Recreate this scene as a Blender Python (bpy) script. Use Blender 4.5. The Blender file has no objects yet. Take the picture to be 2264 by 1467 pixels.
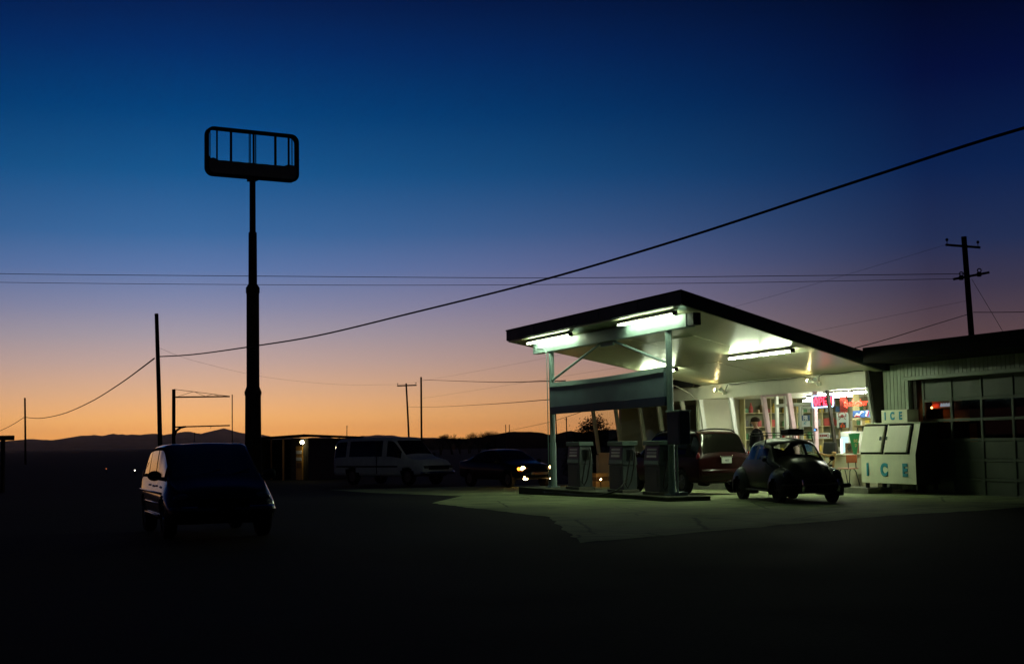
import bpy, bmesh, math, random
from math import sin, cos, pi, radians, atan, atan2, sqrt
from mathutils import Vector, Matrix
random.seed(7)
SC = bpy.context.scene
COL = SC.collection
V = Vector

# ------------------------------------------------------------------ camera
FPX, CX, CY, EYE = 3144.0, 1132.0, 733.5, 1.5
PITCH, ROLL = atan(243 / FPX), radians(0.94)
fw = V((0, cos(PITCH), sin(PITCH)))
up0 = V((0, -sin(PITCH), cos(PITCH)))
r0 = V((1, 0, 0))
rt = r0 * cos(ROLL) - up0 * sin(ROLL)
upv = r0 * sin(ROLL) + up0 * cos(ROLL)
CAMP = V((0, 0, EYE))
cd = bpy.data.cameras.new('camera')
cam = bpy.data.objects.new('camera', cd)
COL.objects.link(cam)
m3 = Matrix((rt, upv, -fw)).transposed()
cam.matrix_world = Matrix.Translation(CAMP) @ m3.to_4x4()
cd.sensor_width = 36.0
cd.lens = 36.0 * FPX / 2264.0
cd.clip_start, cd.clip_end = 0.1, 60000
SC.camera = cam

# ------------------------------------------------------------------ sky (dusk, sun already below the western ridge)
def lin(c):
    return [((x / 255) / 12.92 if x / 255 <= 0.04045 else ((x / 255 + 0.055) / 1.055) ** 2.4) for x in c]
W = bpy.data.worlds.new('World')
SC.world = W
W.use_nodes = True
nt = W.node_tree
for n in list(nt.nodes):
    nt.nodes.remove(n)
def wn(t, **k):
    n = nt.nodes.new(t)
    for a, b in k.items():
        setattr(n, a, b)
    return n
def wm(op, a, b=None, clamp=False):
    n = wn('ShaderNodeMath', operation=op, use_clamp=clamp)
    for i, x in enumerate((a, b)):
        if x is None:
            continue
        if isinstance(x, (int, float)):
            n.inputs[i].default_value = x
        else:
            nt.links.new(x, n.inputs[i])
    return n.outputs[0]
tc = wn('ShaderNodeTexCoord')
nrm = wn('ShaderNodeVectorMath', operation='NORMALIZE')
nt.links.new(tc.outputs['Generated'], nrm.inputs[0])
sep = wn('ShaderNodeSeparateXYZ')
nt.links.new(nrm.outputs[0], sep.inputs[0])
elev = wm('MULTIPLY', wm('ARCSINE', sep.outputs[2]), 180 / pi)
az = wm('MULTIPLY', wm('ARCTAN2', sep.outputs[0], sep.outputs[1]), 180 / pi)
SUN_AZ = -13.0
daz = wm('ABSOLUTE', wm('SUBTRACT', az, SUN_AZ))
mixf = wm('POWER', wm('DIVIDE', daz, 29.5, True), 1.35)
enorm = wm('DIVIDE', wm('ADD', elev, 2.0), 62.0, True)
def ramp(stops):
    r = wn('ShaderNodeValToRGB')
    r.color_ramp.interpolation = 'LINEAR'
    el = r.color_ramp.elements
    while len(el) > 1:
        el.remove(el[-1])
    for i, (e, c) in enumerate(stops):
        p = (e + 2.0) / 62.0
        x = el[0] if i == 0 else el.new(p)
        x.position = p
        x.color = lin(c) + [1]
    nt.links.new(enorm, r.inputs[0])
    return r.outputs[0]
def px(h):
    return h / FPX * 180 / pi
west = ramp([(-2, (284, 186, 80)), (px(8), (284, 192, 92)), (px(32), (280, 194, 106)), (px(62), (268, 195, 118)), (px(122), (234, 183, 143)),
             (px(182), (201, 170, 160)), (px(242), (169, 157, 168)), (px(302), (137, 140, 171)), (px(382), (93, 120, 170)), (px(462), (58, 105, 159)),
             (px(592), (22, 86, 142)), (px(722), (2, 65, 124)), (px(852), (3, 45, 104)), (px(982), (5, 26, 74)), (28, (3, 14, 46)), (58, (1, 6, 22))])
far = ramp([(-2, (120, 78, 64)), (px(60), (118, 80, 70)), (px(150), (104, 76, 76)), (px(227), (87, 68, 74)), (px(312), (60, 55, 76)), (px(412), (32, 46, 82)),
            (px(562), (10, 34, 78)), (px(762), (3, 15, 58)), (px(962), (1, 6, 28)), (28, (1, 4, 18)), (58, (0, 2, 10))])
mx = wn('ShaderNodeMix', data_type='RGBA')
nt.links.new(mixf, mx.inputs[0])
nt.links.new(west, mx.inputs[6])
nt.links.new(far, mx.inputs[7])
# the eastern half of the sky is already night
east = wm('DIVIDE', wm('SUBTRACT', daz, 35.0), 70.0, True)
mx2 = wn('ShaderNodeMix', data_type='RGBA')
nt.links.new(east, mx2.inputs[0])
# mauve afterglow band to the right of the sunset
ga = wm('POWER', 2.718, wm('MULTIPLY', wm('POWER', wm('DIVIDE', wm('ABSOLUTE', wm('SUBTRACT', az, 2.5)), 9.0), 2.0), -1.0))
ge = wm('POWER', 2.718, wm('MULTIPLY', wm('POWER', wm('DIVIDE', wm('ABSOLUTE', wm('SUBTRACT', elev, 6.0)), 2.6), 2.0), -1.0))
gl = wn('ShaderNodeMix', data_type='RGBA', blend_type='ADD')
nt.links.new(wm('MULTIPLY', ga, ge), gl.inputs[0])
nt.links.new(mx.outputs[2], gl.inputs[6])
gl.inputs[7].default_value = (0.036, 0.012, 0.015, 1)
nt.links.new(gl.outputs[2], mx2.inputs[6])
mx2.inputs[7].default_value = (0.0012, 0.0022, 0.007, 1)
bg = wn('ShaderNodeBackground')
bg.inputs[1].default_value = 1.0
nt.links.new(mx2.outputs[2], bg.inputs[0])
wo = wn('ShaderNodeOutputWorld')
nt.links.new(bg.outputs[0], wo.inputs[0])

SC.view_settings.view_transform = 'Standard'
SC.view_settings.look = 'None'
SC.view_settings.exposure = 0.0
SC.view_settings.gamma = 1.0
SC.cycles.use_denoising = True
SC.cycles.max_bounces = 8
SC.cycles.transparent_max_bounces = 16
SC.cycles.sample_clamp_indirect = 4.0

# ------------------------------------------------------------------ pixel -> place helpers (distances are real)
def ray(x, y):
    return fw + rt * ((x - CX) / FPX) - upv * ((y - CY) / FPX)
def at(x, y, Y):
    d = ray(x, y)
    return CAMP + d * (Y / d.y)
def onground(x, y, z=0.0):
    d = ray(x, y)
    return CAMP + d * ((z - EYE) / d.z)

# ------------------------------------------------------------------ materials
def mat(name, col, rough=0.6, metal=0.0, spec=0.5, coat=0.0, var=0.0, vscale=3.0, bump=0.0, bscale=40.0, trans=0.0, alpha=1.0):
    m = bpy.data.materials.new(name)
    m.use_nodes = True
    t = m.node_tree
    b = t.nodes['Principled BSDF']
    b.inputs['Base Color'].default_value = (*col, 1)
    b.inputs['Roughness'].default_value = rough
    b.inputs['Metallic'].default_value = metal
    b.inputs['Specular IOR Level'].default_value = spec
    b.inputs['Coat Weight'].default_value = coat
    b.inputs['Coat Roughness'].default_value = 0.06
    if trans:
        b.inputs['Transmission Weight'].default_value = trans
    if var or bump:
        co = t.nodes.new('ShaderNodeTexCoord')
    if var:
        n = t.nodes.new('ShaderNodeTexNoise')
        n.inputs['Scale'].default_value = vscale
        n.inputs['Detail'].default_value = 6
        n.inputs['Roughness'].default_value = 0.62
        t.links.new(co.outputs['Object'], n.inputs['Vector'])
        r = t.nodes.new('ShaderNodeMapRange')
        r.inputs[1].default_value, r.inputs[2].default_value = 0.3, 0.7
        r.inputs[3].default_value, r.inputs[4].default_value = 1 - var, 1 + var
        t.links.new(n.outputs['Fac'], r.inputs[0])
        mm = t.nodes.new('ShaderNodeMix')
        mm.data_type = 'RGBA'
        mm.blend_type = 'MULTIPLY'
        mm.inputs[0].default_value = 1
        mm.inputs[6].default_value = (*col, 1)
        t.links.new(r.outputs[0], mm.inputs[7])
        t.links.new(mm.outputs[2], b.inputs['Base Color'])
        r2 = t.nodes.new('ShaderNodeMapRange')
        r2.inputs[1].default_value, r2.inputs[2].default_value = 0.3, 0.7
        r2.inputs[3].default_value, r2.inputs[4].default_value = max(0.03, rough - 0.08), min(1, rough + 0.1)
        t.links.new(n.outputs['Fac'], r2.inputs[0])
        t.links.new(r2.outputs[0], b.inputs['Roughness'])
    if bump:
        n2 = t.nodes.new('ShaderNodeTexNoise')
        n2.inputs['Scale'].default_value = bscale
        n2.inputs['Detail'].default_value = 4
        t.links.new(co.outputs['Object'], n2.inputs['Vector'])
        bp = t.nodes.new('ShaderNodeBump')
        bp.inputs['Strength'].default_value = bump
        bp.inputs['Distance'].default_value = 0.02
        t.links.new(n2.outputs['Fac'], bp.inputs['Height'])
        t.links.new(bp.outputs[0], b.inputs['Normal'])
    return m
def emis(name, col, s):
    m = bpy.data.materials.new(name)
    m.use_nodes = True
    b = m.node_tree.nodes['Principled BSDF']
    b.inputs['Base Color'].default_value = (*[min(0.8, c) for c in col], 1)
    b.inputs['Emission Color'].default_value = (*col, 1)
    b.inputs['Emission Strength'].default_value = s
    return m
def glass(name, tint=(0.9, 0.95, 0.92), rough=0.0, refl=1.0):
    m = bpy.data.materials.new(name)
    m.use_nodes = True
    t = m.node_tree
    t.nodes.clear()
    o = t.nodes.new('ShaderNodeOutputMaterial')
    tr = t.nodes.new('ShaderNodeBsdfTransparent')
    tr.inputs[0].default_value = (*tint, 1)
    g = t.nodes.new('ShaderNodeBsdfGlossy')
    g.inputs[0].default_value = (refl, refl, refl, 1)
    g.inputs['Roughness'].default_value = rough
    lw = t.nodes.new('ShaderNodeLayerWeight')
    pw = t.nodes.new('ShaderNodeMath'); pw.operation = 'POWER'; pw.inputs[1].default_value = 5
    t.links.new(lw.outputs['Facing'], pw.inputs[0])
    f = t.nodes.new('ShaderNodeMath'); f.operation = 'MULTIPLY_ADD'; f.inputs[1].default_value = 0.9; f.inputs[2].default_value = 0.045
    t.links.new(pw.outputs[0], f.inputs[0])
    mxs = t.nodes.new('ShaderNodeMixShader')
    t.links.new(f.outputs[0], mxs.inputs[0])
    t.links.new(tr.outputs[0], mxs.inputs[1])
    t.links.new(g.outputs[0], mxs.inputs[2])
    t.links.new(mxs.outputs[0], o.inputs[0])
    return m

M = {}
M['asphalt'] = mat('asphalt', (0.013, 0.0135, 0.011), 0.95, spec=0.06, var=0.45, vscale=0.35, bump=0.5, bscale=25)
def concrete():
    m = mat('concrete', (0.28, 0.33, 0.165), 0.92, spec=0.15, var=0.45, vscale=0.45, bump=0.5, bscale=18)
    t = m.node_tree
    N, L = t.nodes.new, t.links.new
    b = t.nodes['Principled BSDF']
    base = b.inputs['Base Color'].links[0].from_socket
    co = N('ShaderNodeTexCoord')
    mp = N('ShaderNodeMapping'); mp.inputs['Rotation'].default_value = (0, 0, radians(70)); L(co.outputs['Object'], mp.inputs[0])
    br = N('ShaderNodeTexBrick'); br.offset = 0.0
    br.inputs['Color1'].default_value = (1, 1, 1, 1); br.inputs['Color2'].default_value = (0.82, 0.82, 0.82, 1); br.inputs['Mortar'].default_value = (0.35, 0.35, 0.35, 1)
    br.inputs['Scale'].default_value = 1.0; br.inputs['Mortar Size'].default_value = 0.018; br.inputs['Brick Width'].default_value = 3.6; br.inputs['Row Height'].default_value = 3.2
    L(mp.outputs[0], br.inputs['Vector'])
    n = N('ShaderNodeTexNoise'); n.inputs['Scale'].default_value = 0.9; n.inputs['Detail'].default_value = 8; L(co.outputs['Object'], n.inputs['Vector'])
    r = N('ShaderNodeMapRange'); r.inputs[1].default_value, r.inputs[2].default_value = 0.5, 0.72; r.inputs[3].default_value, r.inputs[4].default_value = 1.0, 0.35; L(n.outputs['Fac'], r.inputs[0])
    v = N('ShaderNodeTexVoronoi'); v.feature = 'DISTANCE_TO_EDGE'; v.inputs['Scale'].default_value = 0.33
    n2 = N('ShaderNodeTexNoise'); n2.inputs['Scale'].default_value = 1.4; L(co.outputs['Object'], n2.inputs['Vector'])
    mv = N('ShaderNodeMix'); mv.data_type = 'RGBA'; mv.inputs[0].default_value = 0.12; L(co.outputs['Object'], mv.inputs[6]); L(n2.outputs['Color'], mv.inputs[7]); L(mv.outputs[2], v.inputs['Vector'])
    r2 = N('ShaderNodeMapRange'); r2.inputs[1].default_value, r2.inputs[2].default_value = 0.002, 0.012; r2.inputs[3].default_value, r2.inputs[4].default_value = 0.35, 1.0; L(v.outputs[0], r2.inputs[0])
    prev = base
    for s in (br.outputs['Color'], r.outputs[0], r2.outputs[0]):
        mm = N('ShaderNodeMix'); mm.data_type = 'RGBA'; mm.blend_type = 'MULTIPLY'; mm.inputs[0].default_value = 1
        L(prev, mm.inputs[6]); L(s, mm.inputs[7]); prev = mm.outputs[2]
    L(prev, b.inputs['Base Color'])
    return m
M['concrete'] = concrete()
M['kerb'] = mat('kerb_concrete', (0.16, 0.16, 0.13), 0.85, spec=0.2, var=0.3, vscale=2, bump=0.3)
M['darkkerb'] = mat('dark_kerb', (0.06, 0.065, 0.045), 0.9, spec=0.15, var=0.4, vscale=1.6, bump=0.4)  # darker concrete tone for the island kerb
M['mirrorglass'] = mat('side_glass', (0.003, 0.003, 0.004), 0.03, spec=1.0, coat=0.6)
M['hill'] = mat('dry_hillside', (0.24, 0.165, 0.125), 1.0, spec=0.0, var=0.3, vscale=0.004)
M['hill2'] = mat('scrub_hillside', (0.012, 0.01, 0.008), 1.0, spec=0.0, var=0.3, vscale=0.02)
M['ceil'] = mat('cream_gloss_ceiling_paint', (0.33, 0.335, 0.225), 0.3, spec=0.4, bump=0.05, bscale=2.5)
M['fascia'] = mat('dark_teal_fascia', (0.018, 0.032, 0.042), 0.6, spec=0.2, var=0.25, vscale=1.5)
M['bluesteel'] = mat('pale_blue_painted_steel', (0.2, 0.28, 0.28), 0.5, spec=0.3, var=0.12, vscale=2.5)
M['paleblue'] = mat('faded_pale_blue_panel', (0.2, 0.29, 0.35), 0.5, spec=0.3, var=0.16, vscale=1.2)
M['navy'] = mat('navy_band', (0.012, 0.03, 0.065), 0.5, spec=0.25, var=0.3, vscale=3)
M['cream'] = mat('cream_wall', (0.62, 0.6, 0.46), 0.6, var=0.1, vscale=1.2)
M['bulk'] = mat('pale_bulkhead_paint', (0.46, 0.43, 0.35), 0.6, var=0.1, vscale=1.5)
M['stucco'] = mat('cream_stucco', (0.55, 0.52, 0.38), 0.85, var=0.15, vscale=2, bump=0.4, bscale=60)
M['alu'] = mat('aluminium_frame', (0.62, 0.62, 0.56), 0.38, metal=0.3, var=0.1)
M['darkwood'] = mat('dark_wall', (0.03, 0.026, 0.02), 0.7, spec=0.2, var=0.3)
M['floor'] = mat('lino_floor', (0.22, 0.2, 0.16), 0.4, var=0.2)
M['metalgreen'] = mat('corrugated_siding', (0.24, 0.28, 0.2), 0.55, var=0.15, vscale=2)
M['doorpanel'] = mat('garage_door_paint', (0.07, 0.09, 0.06), 0.6, var=0.25, vscale=1.5)
M['roofdark'] = mat('dark_roofing', (0.012, 0.011, 0.01), 0.9, spec=0.1, var=0.2)
M['tube'] = emis('fluorescent_tube', (0.8, 1.0, 0.63), 42.0)
M['tube2'] = emis('brighter_fluorescent_tube', (0.83, 1.0, 0.66), 105.0)
M['tubein'] = emis('shop_fluorescent_tube', (0.96, 1.0, 0.84), 175.0)
M['flood'] = emis('flood_bulb', (1.0, 0.78, 0.34), 230.0)
M['white'] = mat('white_enamel', (0.72, 0.74, 0.68), 0.4, var=0.08)
M['icewhite'] = mat('freezer_enamel', (0.75, 0.76, 0.58), 0.42, var=0.13, vscale=1.6)
M['icedoor'] = mat('freezer_door_enamel', (0.82, 0.8, 0.64), 0.35, var=0.08, vscale=1.6)
M['iceblue'] = mat('blue_lettering', (0.04, 0.33, 0.46), 0.5)
M['black'] = mat('black_rubber', (0.012, 0.012, 0.012), 0.6, spec=0.3)
M['gap'] = mat('black_gasket', (0.006, 0.006, 0.006), 0.9, spec=0.05)
M['tyre'] = mat('tyre_rubber', (0.008, 0.008, 0.008), 0.85, spec=0.15)
M['rim'] = mat('steel_rim', (0.14, 0.14, 0.14), 0.35, metal=0.9)
M['chrome'] = mat('chrome', (0.6, 0.6, 0.6), 0.12, metal=1.0)
M['wood_pole'] = mat('weathered_pole_wood', (0.035, 0.022, 0.014), 0.9, spec=0.1, var=0.3, vscale=6)
M['wire'] = mat('black_cable', (0.006, 0.006, 0.006), 0.8, spec=0.1)
M['shelfback'] = mat('olive_shelf_back', (0.13, 0.13, 0.07), 0.7)
M['rust'] = mat('rusty_dark_steel', (0.02, 0.015, 0.012), 0.8, spec=0.15, var=0.4, vscale=1.5)
M['torn'] = mat('torn_sign_plastic', (0.3, 0.25, 0.23), 0.6, var=0.2)
M['redpaint'] = mat('dark_red_car_paint', (0.013, 0.0008, 0.0008), 0.35, coat=0.12, spec=0.1)
M['sedanpaint'] = mat('near_black_car_paint', (0.004, 0.005, 0.007), 0.4, coat=0.25, spec=0.1)
M['blackpaint'] = mat('black_car_paint', (0.006, 0.006, 0.008), 0.25, coat=1.0, spec=0.5)
M['navypaint'] = mat('midnight_car_paint', (0.004, 0.005, 0.007), 0.4, coat=0.8, spec=0.1)
M['vanwhite'] = mat('dull_white_van_paint', (0.78, 0.78, 0.8), 0.5, coat=0.0, spec=0.2, var=0.1)
M['vwgreen'] = mat('dark_green_car_paint', (0.011, 0.014, 0.009), 0.34, coat=0.0, spec=0.1)
M['carglass'] = mat('tinted_car_glass', (0.002, 0.002, 0.002), 0.03, spec=0.25)
M['clearglass'] = glass('clear_car_glass', (0.62, 0.66, 0.6), refl=0.5)
M['winglass'] = glass('shop_window_glass', (0.93, 0.96, 0.93))
M['darkglass'] = glass('garage_door_glass', (0.4, 0.4, 0.4), refl=0.35)
M['head'] = emis('lit_headlamp', (1.0, 0.55, 0.2), 42.0)
M['amber'] = emis('amber_marker_lamp', (1.0, 0.22, 0.015), 9.0)
M['shedlamp'] = emis('yard_lamp_bulb', (1.0, 0.86, 0.45), 60.0)
M['lampfar'] = emis('small_white_lamp', (1.0, 0.9, 0.7), 6.0)
M['lampred'] = emis('small_red_lamp', (1.0, 0.25, 0.08), 0.6)
M['lens_red'] = mat('red_tail_lens', (0.16, 0.006, 0.006), 0.15)
M['lens_clear'] = mat('headlamp_lens', (0.12, 0.12, 0.12), 0.08, spec=0.8)
M['plate'] = mat('white_number_plate', (0.62, 0.66, 0.6), 0.5)
M['ink'] = mat('dark_ink', (0.03, 0.03, 0.05), 0.6)
M['skin'] = mat('skin', (0.32, 0.17, 0.1), 0.55)
M['jacket'] = mat('black_jacket_cloth', (0.006, 0.006, 0.007), 0.9, spec=0.08)
M['trousers'] = mat('dark_trousers_cloth', (0.014, 0.014, 0.02), 0.9, spec=0.1)
M['cap'] = mat('dark_knit_cap', (0.03, 0.02, 0.014), 0.95, spec=0.05)
M['pumpbody'] = mat('pump_enamel', (0.06, 0.075, 0.085), 0.5, var=0.18, vscale=4)
M['pumphead'] = mat('pump_header_plastic', (0.15, 0.22, 0.2), 0.45, var=0.12)
M['pumpdark'] = mat('pump_dark_glass', (0.012, 0.014, 0.018), 0.3)
M['woodchair'] = mat('varnished_wood', (0.34, 0.2, 0.07), 0.4, var=0.2, vscale=8)
M['orange'] = mat('orange_vinyl', (0.5, 0.13, 0.05), 0.5)
M['pink'] = mat('pink_vinyl', (0.6, 0.3, 0.24), 0.5)
M['leg'] = mat('dark_chair_leg', (0.02, 0.02, 0.02), 0.45, metal=0.4)
M['green'] = mat('green_sign_board', (0.01, 0.19, 0.06), 0.6)
M['tan'] = mat('tan_lettering', (0.45, 0.33, 0.14), 0.6)
M['shelf'] = mat('shelf_timber', (0.42, 0.36, 0.18), 0.6)
M['neonred'] = emis('red_neon', (1.0, 0.05, 0.02), 2.6)
M['neonpink'] = emis('pink_neon', (1.0, 0.04, 0.08), 5.0)
M['neonblue'] = emis('blue_white_neon', (0.35, 0.55, 1.0), 5.0)
M['neonframe'] = mat('neon_tinted_doorframe', (0.5, 0.34, 0.37), 0.45, var=0.1)  # pink in this paint is the OPEN neon's glow, put into the colour
M['paper'] = mat('white_paper', (0.72, 0.74, 0.8), 0.7)
M['redink'] = mat('red_ink', (0.3, 0.02, 0.03), 0.7)
M['orangeink'] = mat('orange_ink', (0.75, 0.08, 0.01), 0.6)
M['bluecard'] = mat('blue_card', (0.03, 0.09, 0.26), 0.5)
M['yellow'] = mat('yellow_door_paint', (0.42, 0.22, 0.04), 0.6, var=0.2)
M['brown'] = mat('brown_board', (0.12, 0.055, 0.02), 0.7, var=0.2)
M['leaf'] = mat('dark_evergreen_foliage', (0.02, 0.025, 0.012), 0.9, spec=0.1)
M['bark'] = mat('bare_bark', (0.04, 0.028, 0.02), 0.95, spec=0.05)
M['crate'] = mat('cardboard', (0.4, 0.22, 0.08), 0.8, var=0.25, vscale=9)
M['redcard'] = mat('red_backboard', (0.05, 0.006, 0.004), 0.9, spec=0.03, var=0.2)
M['openback'] = mat('dark_red_sign_back', (0.035, 0.004, 0.008), 0.6)
M['coolerlit'] = emis('lit_cooler_front', (0.5, 0.78, 1.0), 0.55)
M['coolerstrip'] = emis('lit_cooler_edge', (0.85, 0.93, 1.0), 1.5)
M['garred'] = emis('red_sign_light', (1.0, 0.05, 0.015), 2.4)
M['garwhite'] = emis('white_sign_light', (0.75, 0.88, 1.0), 1.4)
M['garorange'] = mat('orange_backboard', (0.75, 0.26, 0.06), 0.7, var=0.15)
M['garlamp'] = emis('warm_garage_bulb', (1.0, 0.42, 0.1), 60.0)
ITEMS = [mat('carton_' + n, c, 0.55) for n, c in (('white', (0.6, 0.6, 0.5)), ('green', (0.05, 0.16, 0.06)), ('tan', (0.34, 0.25, 0.12)), ('red', (0.36, 0.05, 0.04)),
                                                   ('grey', (0.3, 0.31, 0.28)), ('blue', (0.05, 0.12, 0.25)), ('yellow', (0.5, 0.36, 0.05)), ('dark', (0.04, 0.04, 0.035)))]

# ------------------------------------------------------------------ mesh builder
class G:
    def __init__(s):
        s.v, s.f = [], []
    def add(s, vs, fs):
        o = len(s.v)
        s.v += [tuple(v) for v in vs]
        s.f += [tuple(i + o for i in f) for f in fs]
        return s
    def hexa(s, p):
        return s.add(p, [(0, 3, 2, 1), (4, 5, 6, 7), (0, 1, 5, 4), (1, 2, 6, 5), (2, 3, 7, 6), (3, 0, 4, 7)])
    def box(s, x0, x1, y0, y1, z0, z1, m=None):
        p = [V((x0, y0, z0)), V((x1, y0, z0)), V((x1, y1, z0)), V((x0, y1, z0)), V((x0, y0, z1)), V((x1, y0, z1)), V((x1, y1, z1)), V((x0, y1, z1))]
        return s.hexa([m @ q for q in p] if m else p)
    def cyl(s, a, b, ra, rb=None, n=12, caps=True):
        a, b = V(a), V(b)
        rb = ra if rb is None else rb
        d = (b - a).normalized()
        x = d.orthogonal().normalized()
        y = d.cross(x)
        vs = []
        for c, r in ((a, ra), (b, rb)):
            for i in range(n):
                t = 2 * pi * i / n
                vs.append(c + (x * cos(t) + y * sin(t)) * r)
        fs = [(i, (i + 1) % n, n + (i + 1) % n, n + i) for i in range(n)]
        if caps:
            fs += [tuple(range(n - 1, -1, -1)), tuple(range(n, 2 * n))]
        return s.add(vs, fs)
    def tube(s, pts, r, n=8, closed=False):
        pts = [V(p) for p in pts]
        N = len(pts)
        rr = r if isinstance(r, (list, tuple)) else [r] * N
        vs, ref = [], None
        for i, p in enumerate(pts):
            if closed:
                d = pts[(i + 1) % N] - pts[i - 1]
            else:
                d = pts[min(N - 1, i + 1)] - pts[max(0, i - 1)]
            d.normalize()
            if ref is None:
                ref = d.orthogonal().normalized()
            ref = (ref - d * ref.dot(d))
            if ref.length < 1e-6:
                ref = d.orthogonal()
            ref.normalize()
            y = d.cross(ref)
            for k in range(n):
                t = 2 * pi * k / n
                vs.append(p + (ref * cos(t) + y * sin(t)) * rr[i])
        fs = []
        for i in range(N if closed else N - 1):
            j = (i + 1) % N
            for k in range(n):
                k2 = (k + 1) % n
                fs.append((i * n + k, i * n + k2, j * n + k2, j * n + k))
        if not closed:
            fs += [tuple(range(n - 1, -1, -1)), tuple(range((N - 1) * n, N * n))]
        return s.add(vs, fs)
    def ball(s, c, r, n=12, sc=(1, 1, 1)):
        c = V(c)
        vs, fs = [], []
        h = n // 2
        for i in range(h + 1):
            a = pi * i / h
            for k in range(n):
                t = 2 * pi * k / n
                vs.append(c + V((sin(a) * cos(t) * r * sc[0], sin(a) * sin(t) * r * sc[1], cos(a) * r * sc[2])))
        for i in range(h):
            for k in range(n):
                k2 = (k + 1) % n
                fs.append((i * n + k, (i + 1) * n + k, (i + 1) * n + k2, i * n + k2))
        return s.add(vs, fs)
    def torus(s, c, R, r, axis='y', n=24, k=8):
        c = V(c)
        pts = []
        for i in range(n):
            t = 2 * pi * i / n
            e = {'y': V((cos(t), 0, sin(t))), 'z': V((cos(t), sin(t), 0)), 'x': V((0, cos(t), sin(t)))}[axis]
            pts.append(c + e * R)
        return s.tube(pts, r, k, True)
    def prism(s, poly, vec):
        n = len(poly)
        vec = V(vec)
        vs = [V(p) for p in poly] + [V(p) + vec for p in poly]
        return s.add(vs, [tuple(range(n - 1, -1, -1)), tuple(range(n, 2 * n))] + [(i, (i + 1) % n, n + (i + 1) % n, n + i) for i in range(n)])
    def quad(s, *p):
        return s.add(p, [tuple(range(len(p)))])
    def build(s, name, m, parent=None, bevel=0.0, smooth=35, merge=False, normals=True):
        me = bpy.data.meshes.new(name)
        me.from_pydata(s.v, [], s.f)
        if merge or normals:
            b = bmesh.new()
            b.from_mesh(me)
            if merge:
                bmesh.ops.remove_doubles(b, verts=b.verts, dist=1e-4)
            if normals:
                bmesh.ops.recalc_face_normals(b, faces=b.faces)
            b.to_mesh(me)
            b.free()
        if smooth:
            me.shade_smooth()
            me.set_sharp_from_angle(angle=radians(smooth))
        me.materials.append(M[m] if isinstance(m, str) else m)
        o = bpy.data.objects.new(name, me)
        COL.objects.link(o)
        if parent:
            o.parent = parent
        if bevel:
            bv = o.modifiers.new('bevel', 'BEVEL')
            bv.width = bevel
            bv.segments = 2
            bv.limit_method = 'ANGLE'
        return o

def tag(o, label=None, cat=None, group=None, kind=None):
    if label:
        o['label'] = label
    if cat:
        o['category'] = cat
    if group:
        o['group'] = group
    if kind:
        o['kind'] = kind
    return o
def thing(name, label, cat, loc=(0, 0, 0), rz=0.0, group=None):
    o = bpy.data.objects.new(name, None)
    o.empty_display_size = 0.2
    COL.objects.link(o)
    o.location = loc
    o.rotation_euler = (0, 0, rz)
    return tag(o, label, cat, group)
def setrot(o, loc, rz=0.0):
    o.location = loc
    o.rotation_euler = (0, 0, rz)
    return o
def copy_tree(o, parent=None):
    c = o.copy()
    COL.objects.link(c)
    if parent:
        c.parent = parent
    for ch in list(o.children):
        copy_tree(ch, c)
    return c
def text(body, size, depth, m, name, parent, mtx, bold=0.0, shear=0.0, xs=1.0):
    cu = bpy.data.curves.new('t', 'FONT')
    cu.body = body
    cu.size = size
    cu.extrude = depth
    cu.offset = bold
    cu.shear = shear
    cu.align_x, cu.align_y = 'CENTER', 'CENTER'
    ob = bpy.data.objects.new('t', cu)
    COL.objects.link(ob)
    dg = bpy.context.evaluated_depsgraph_get()
    me = bpy.data.meshes.new_from_object(ob.evaluated_get(dg))
    bpy.data.objects.remove(ob)
    # lettering lies in local xz, facing -y
    R = mtx @ Matrix.Rotation(pi / 2, 4, 'X') @ Matrix.Diagonal((xs, 1, 1, 1))
    me.transform(R)
    me.name = name
    me.materials.clear()
    me.materials.append(M[m])
    o = bpy.data.objects.new(name, me)
    COL.objects.link(o)
    if parent:
        o.parent = parent
    return o

# ------------------------------------------------------------------ station frame: x to the right along the front, y into the building
K = 0.9375
TH = radians(19.8)
ORG = V((3.941, 35.435, 0))
SM = Matrix.Translation(ORG) @ Matrix.Rotation(TH - pi / 2, 4, 'Z')
SRZ = TH - pi / 2
def S(s, t, z=0.0):
    return V((-s * K, t * K, z * K))
def SW(s, t, z=0.0):
    return SM @ S(s, t, z)
def sthing(name, label, cat, s, t, z=0.0, group=None, rot=0.0):
    return thing(name, label, cat, SW(s, t, z), SRZ + rot, group)

PROF = [(-20000, 0), (36.5, 0), (45, -.12), (50, -.2), (64, -.29), (80, -.42), (120, -.6), (300, -1.0), (30000, -1.5)]
def gz(y):                      # the lot falls gently away behind the pumps
    for (a, za), (b, zb) in zip(PROF[:-1], PROF[1:]):
        if y <= b:
            return za + (zb - za) * (y - a) / (b - a)
    return PROF[-1][1]
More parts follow.
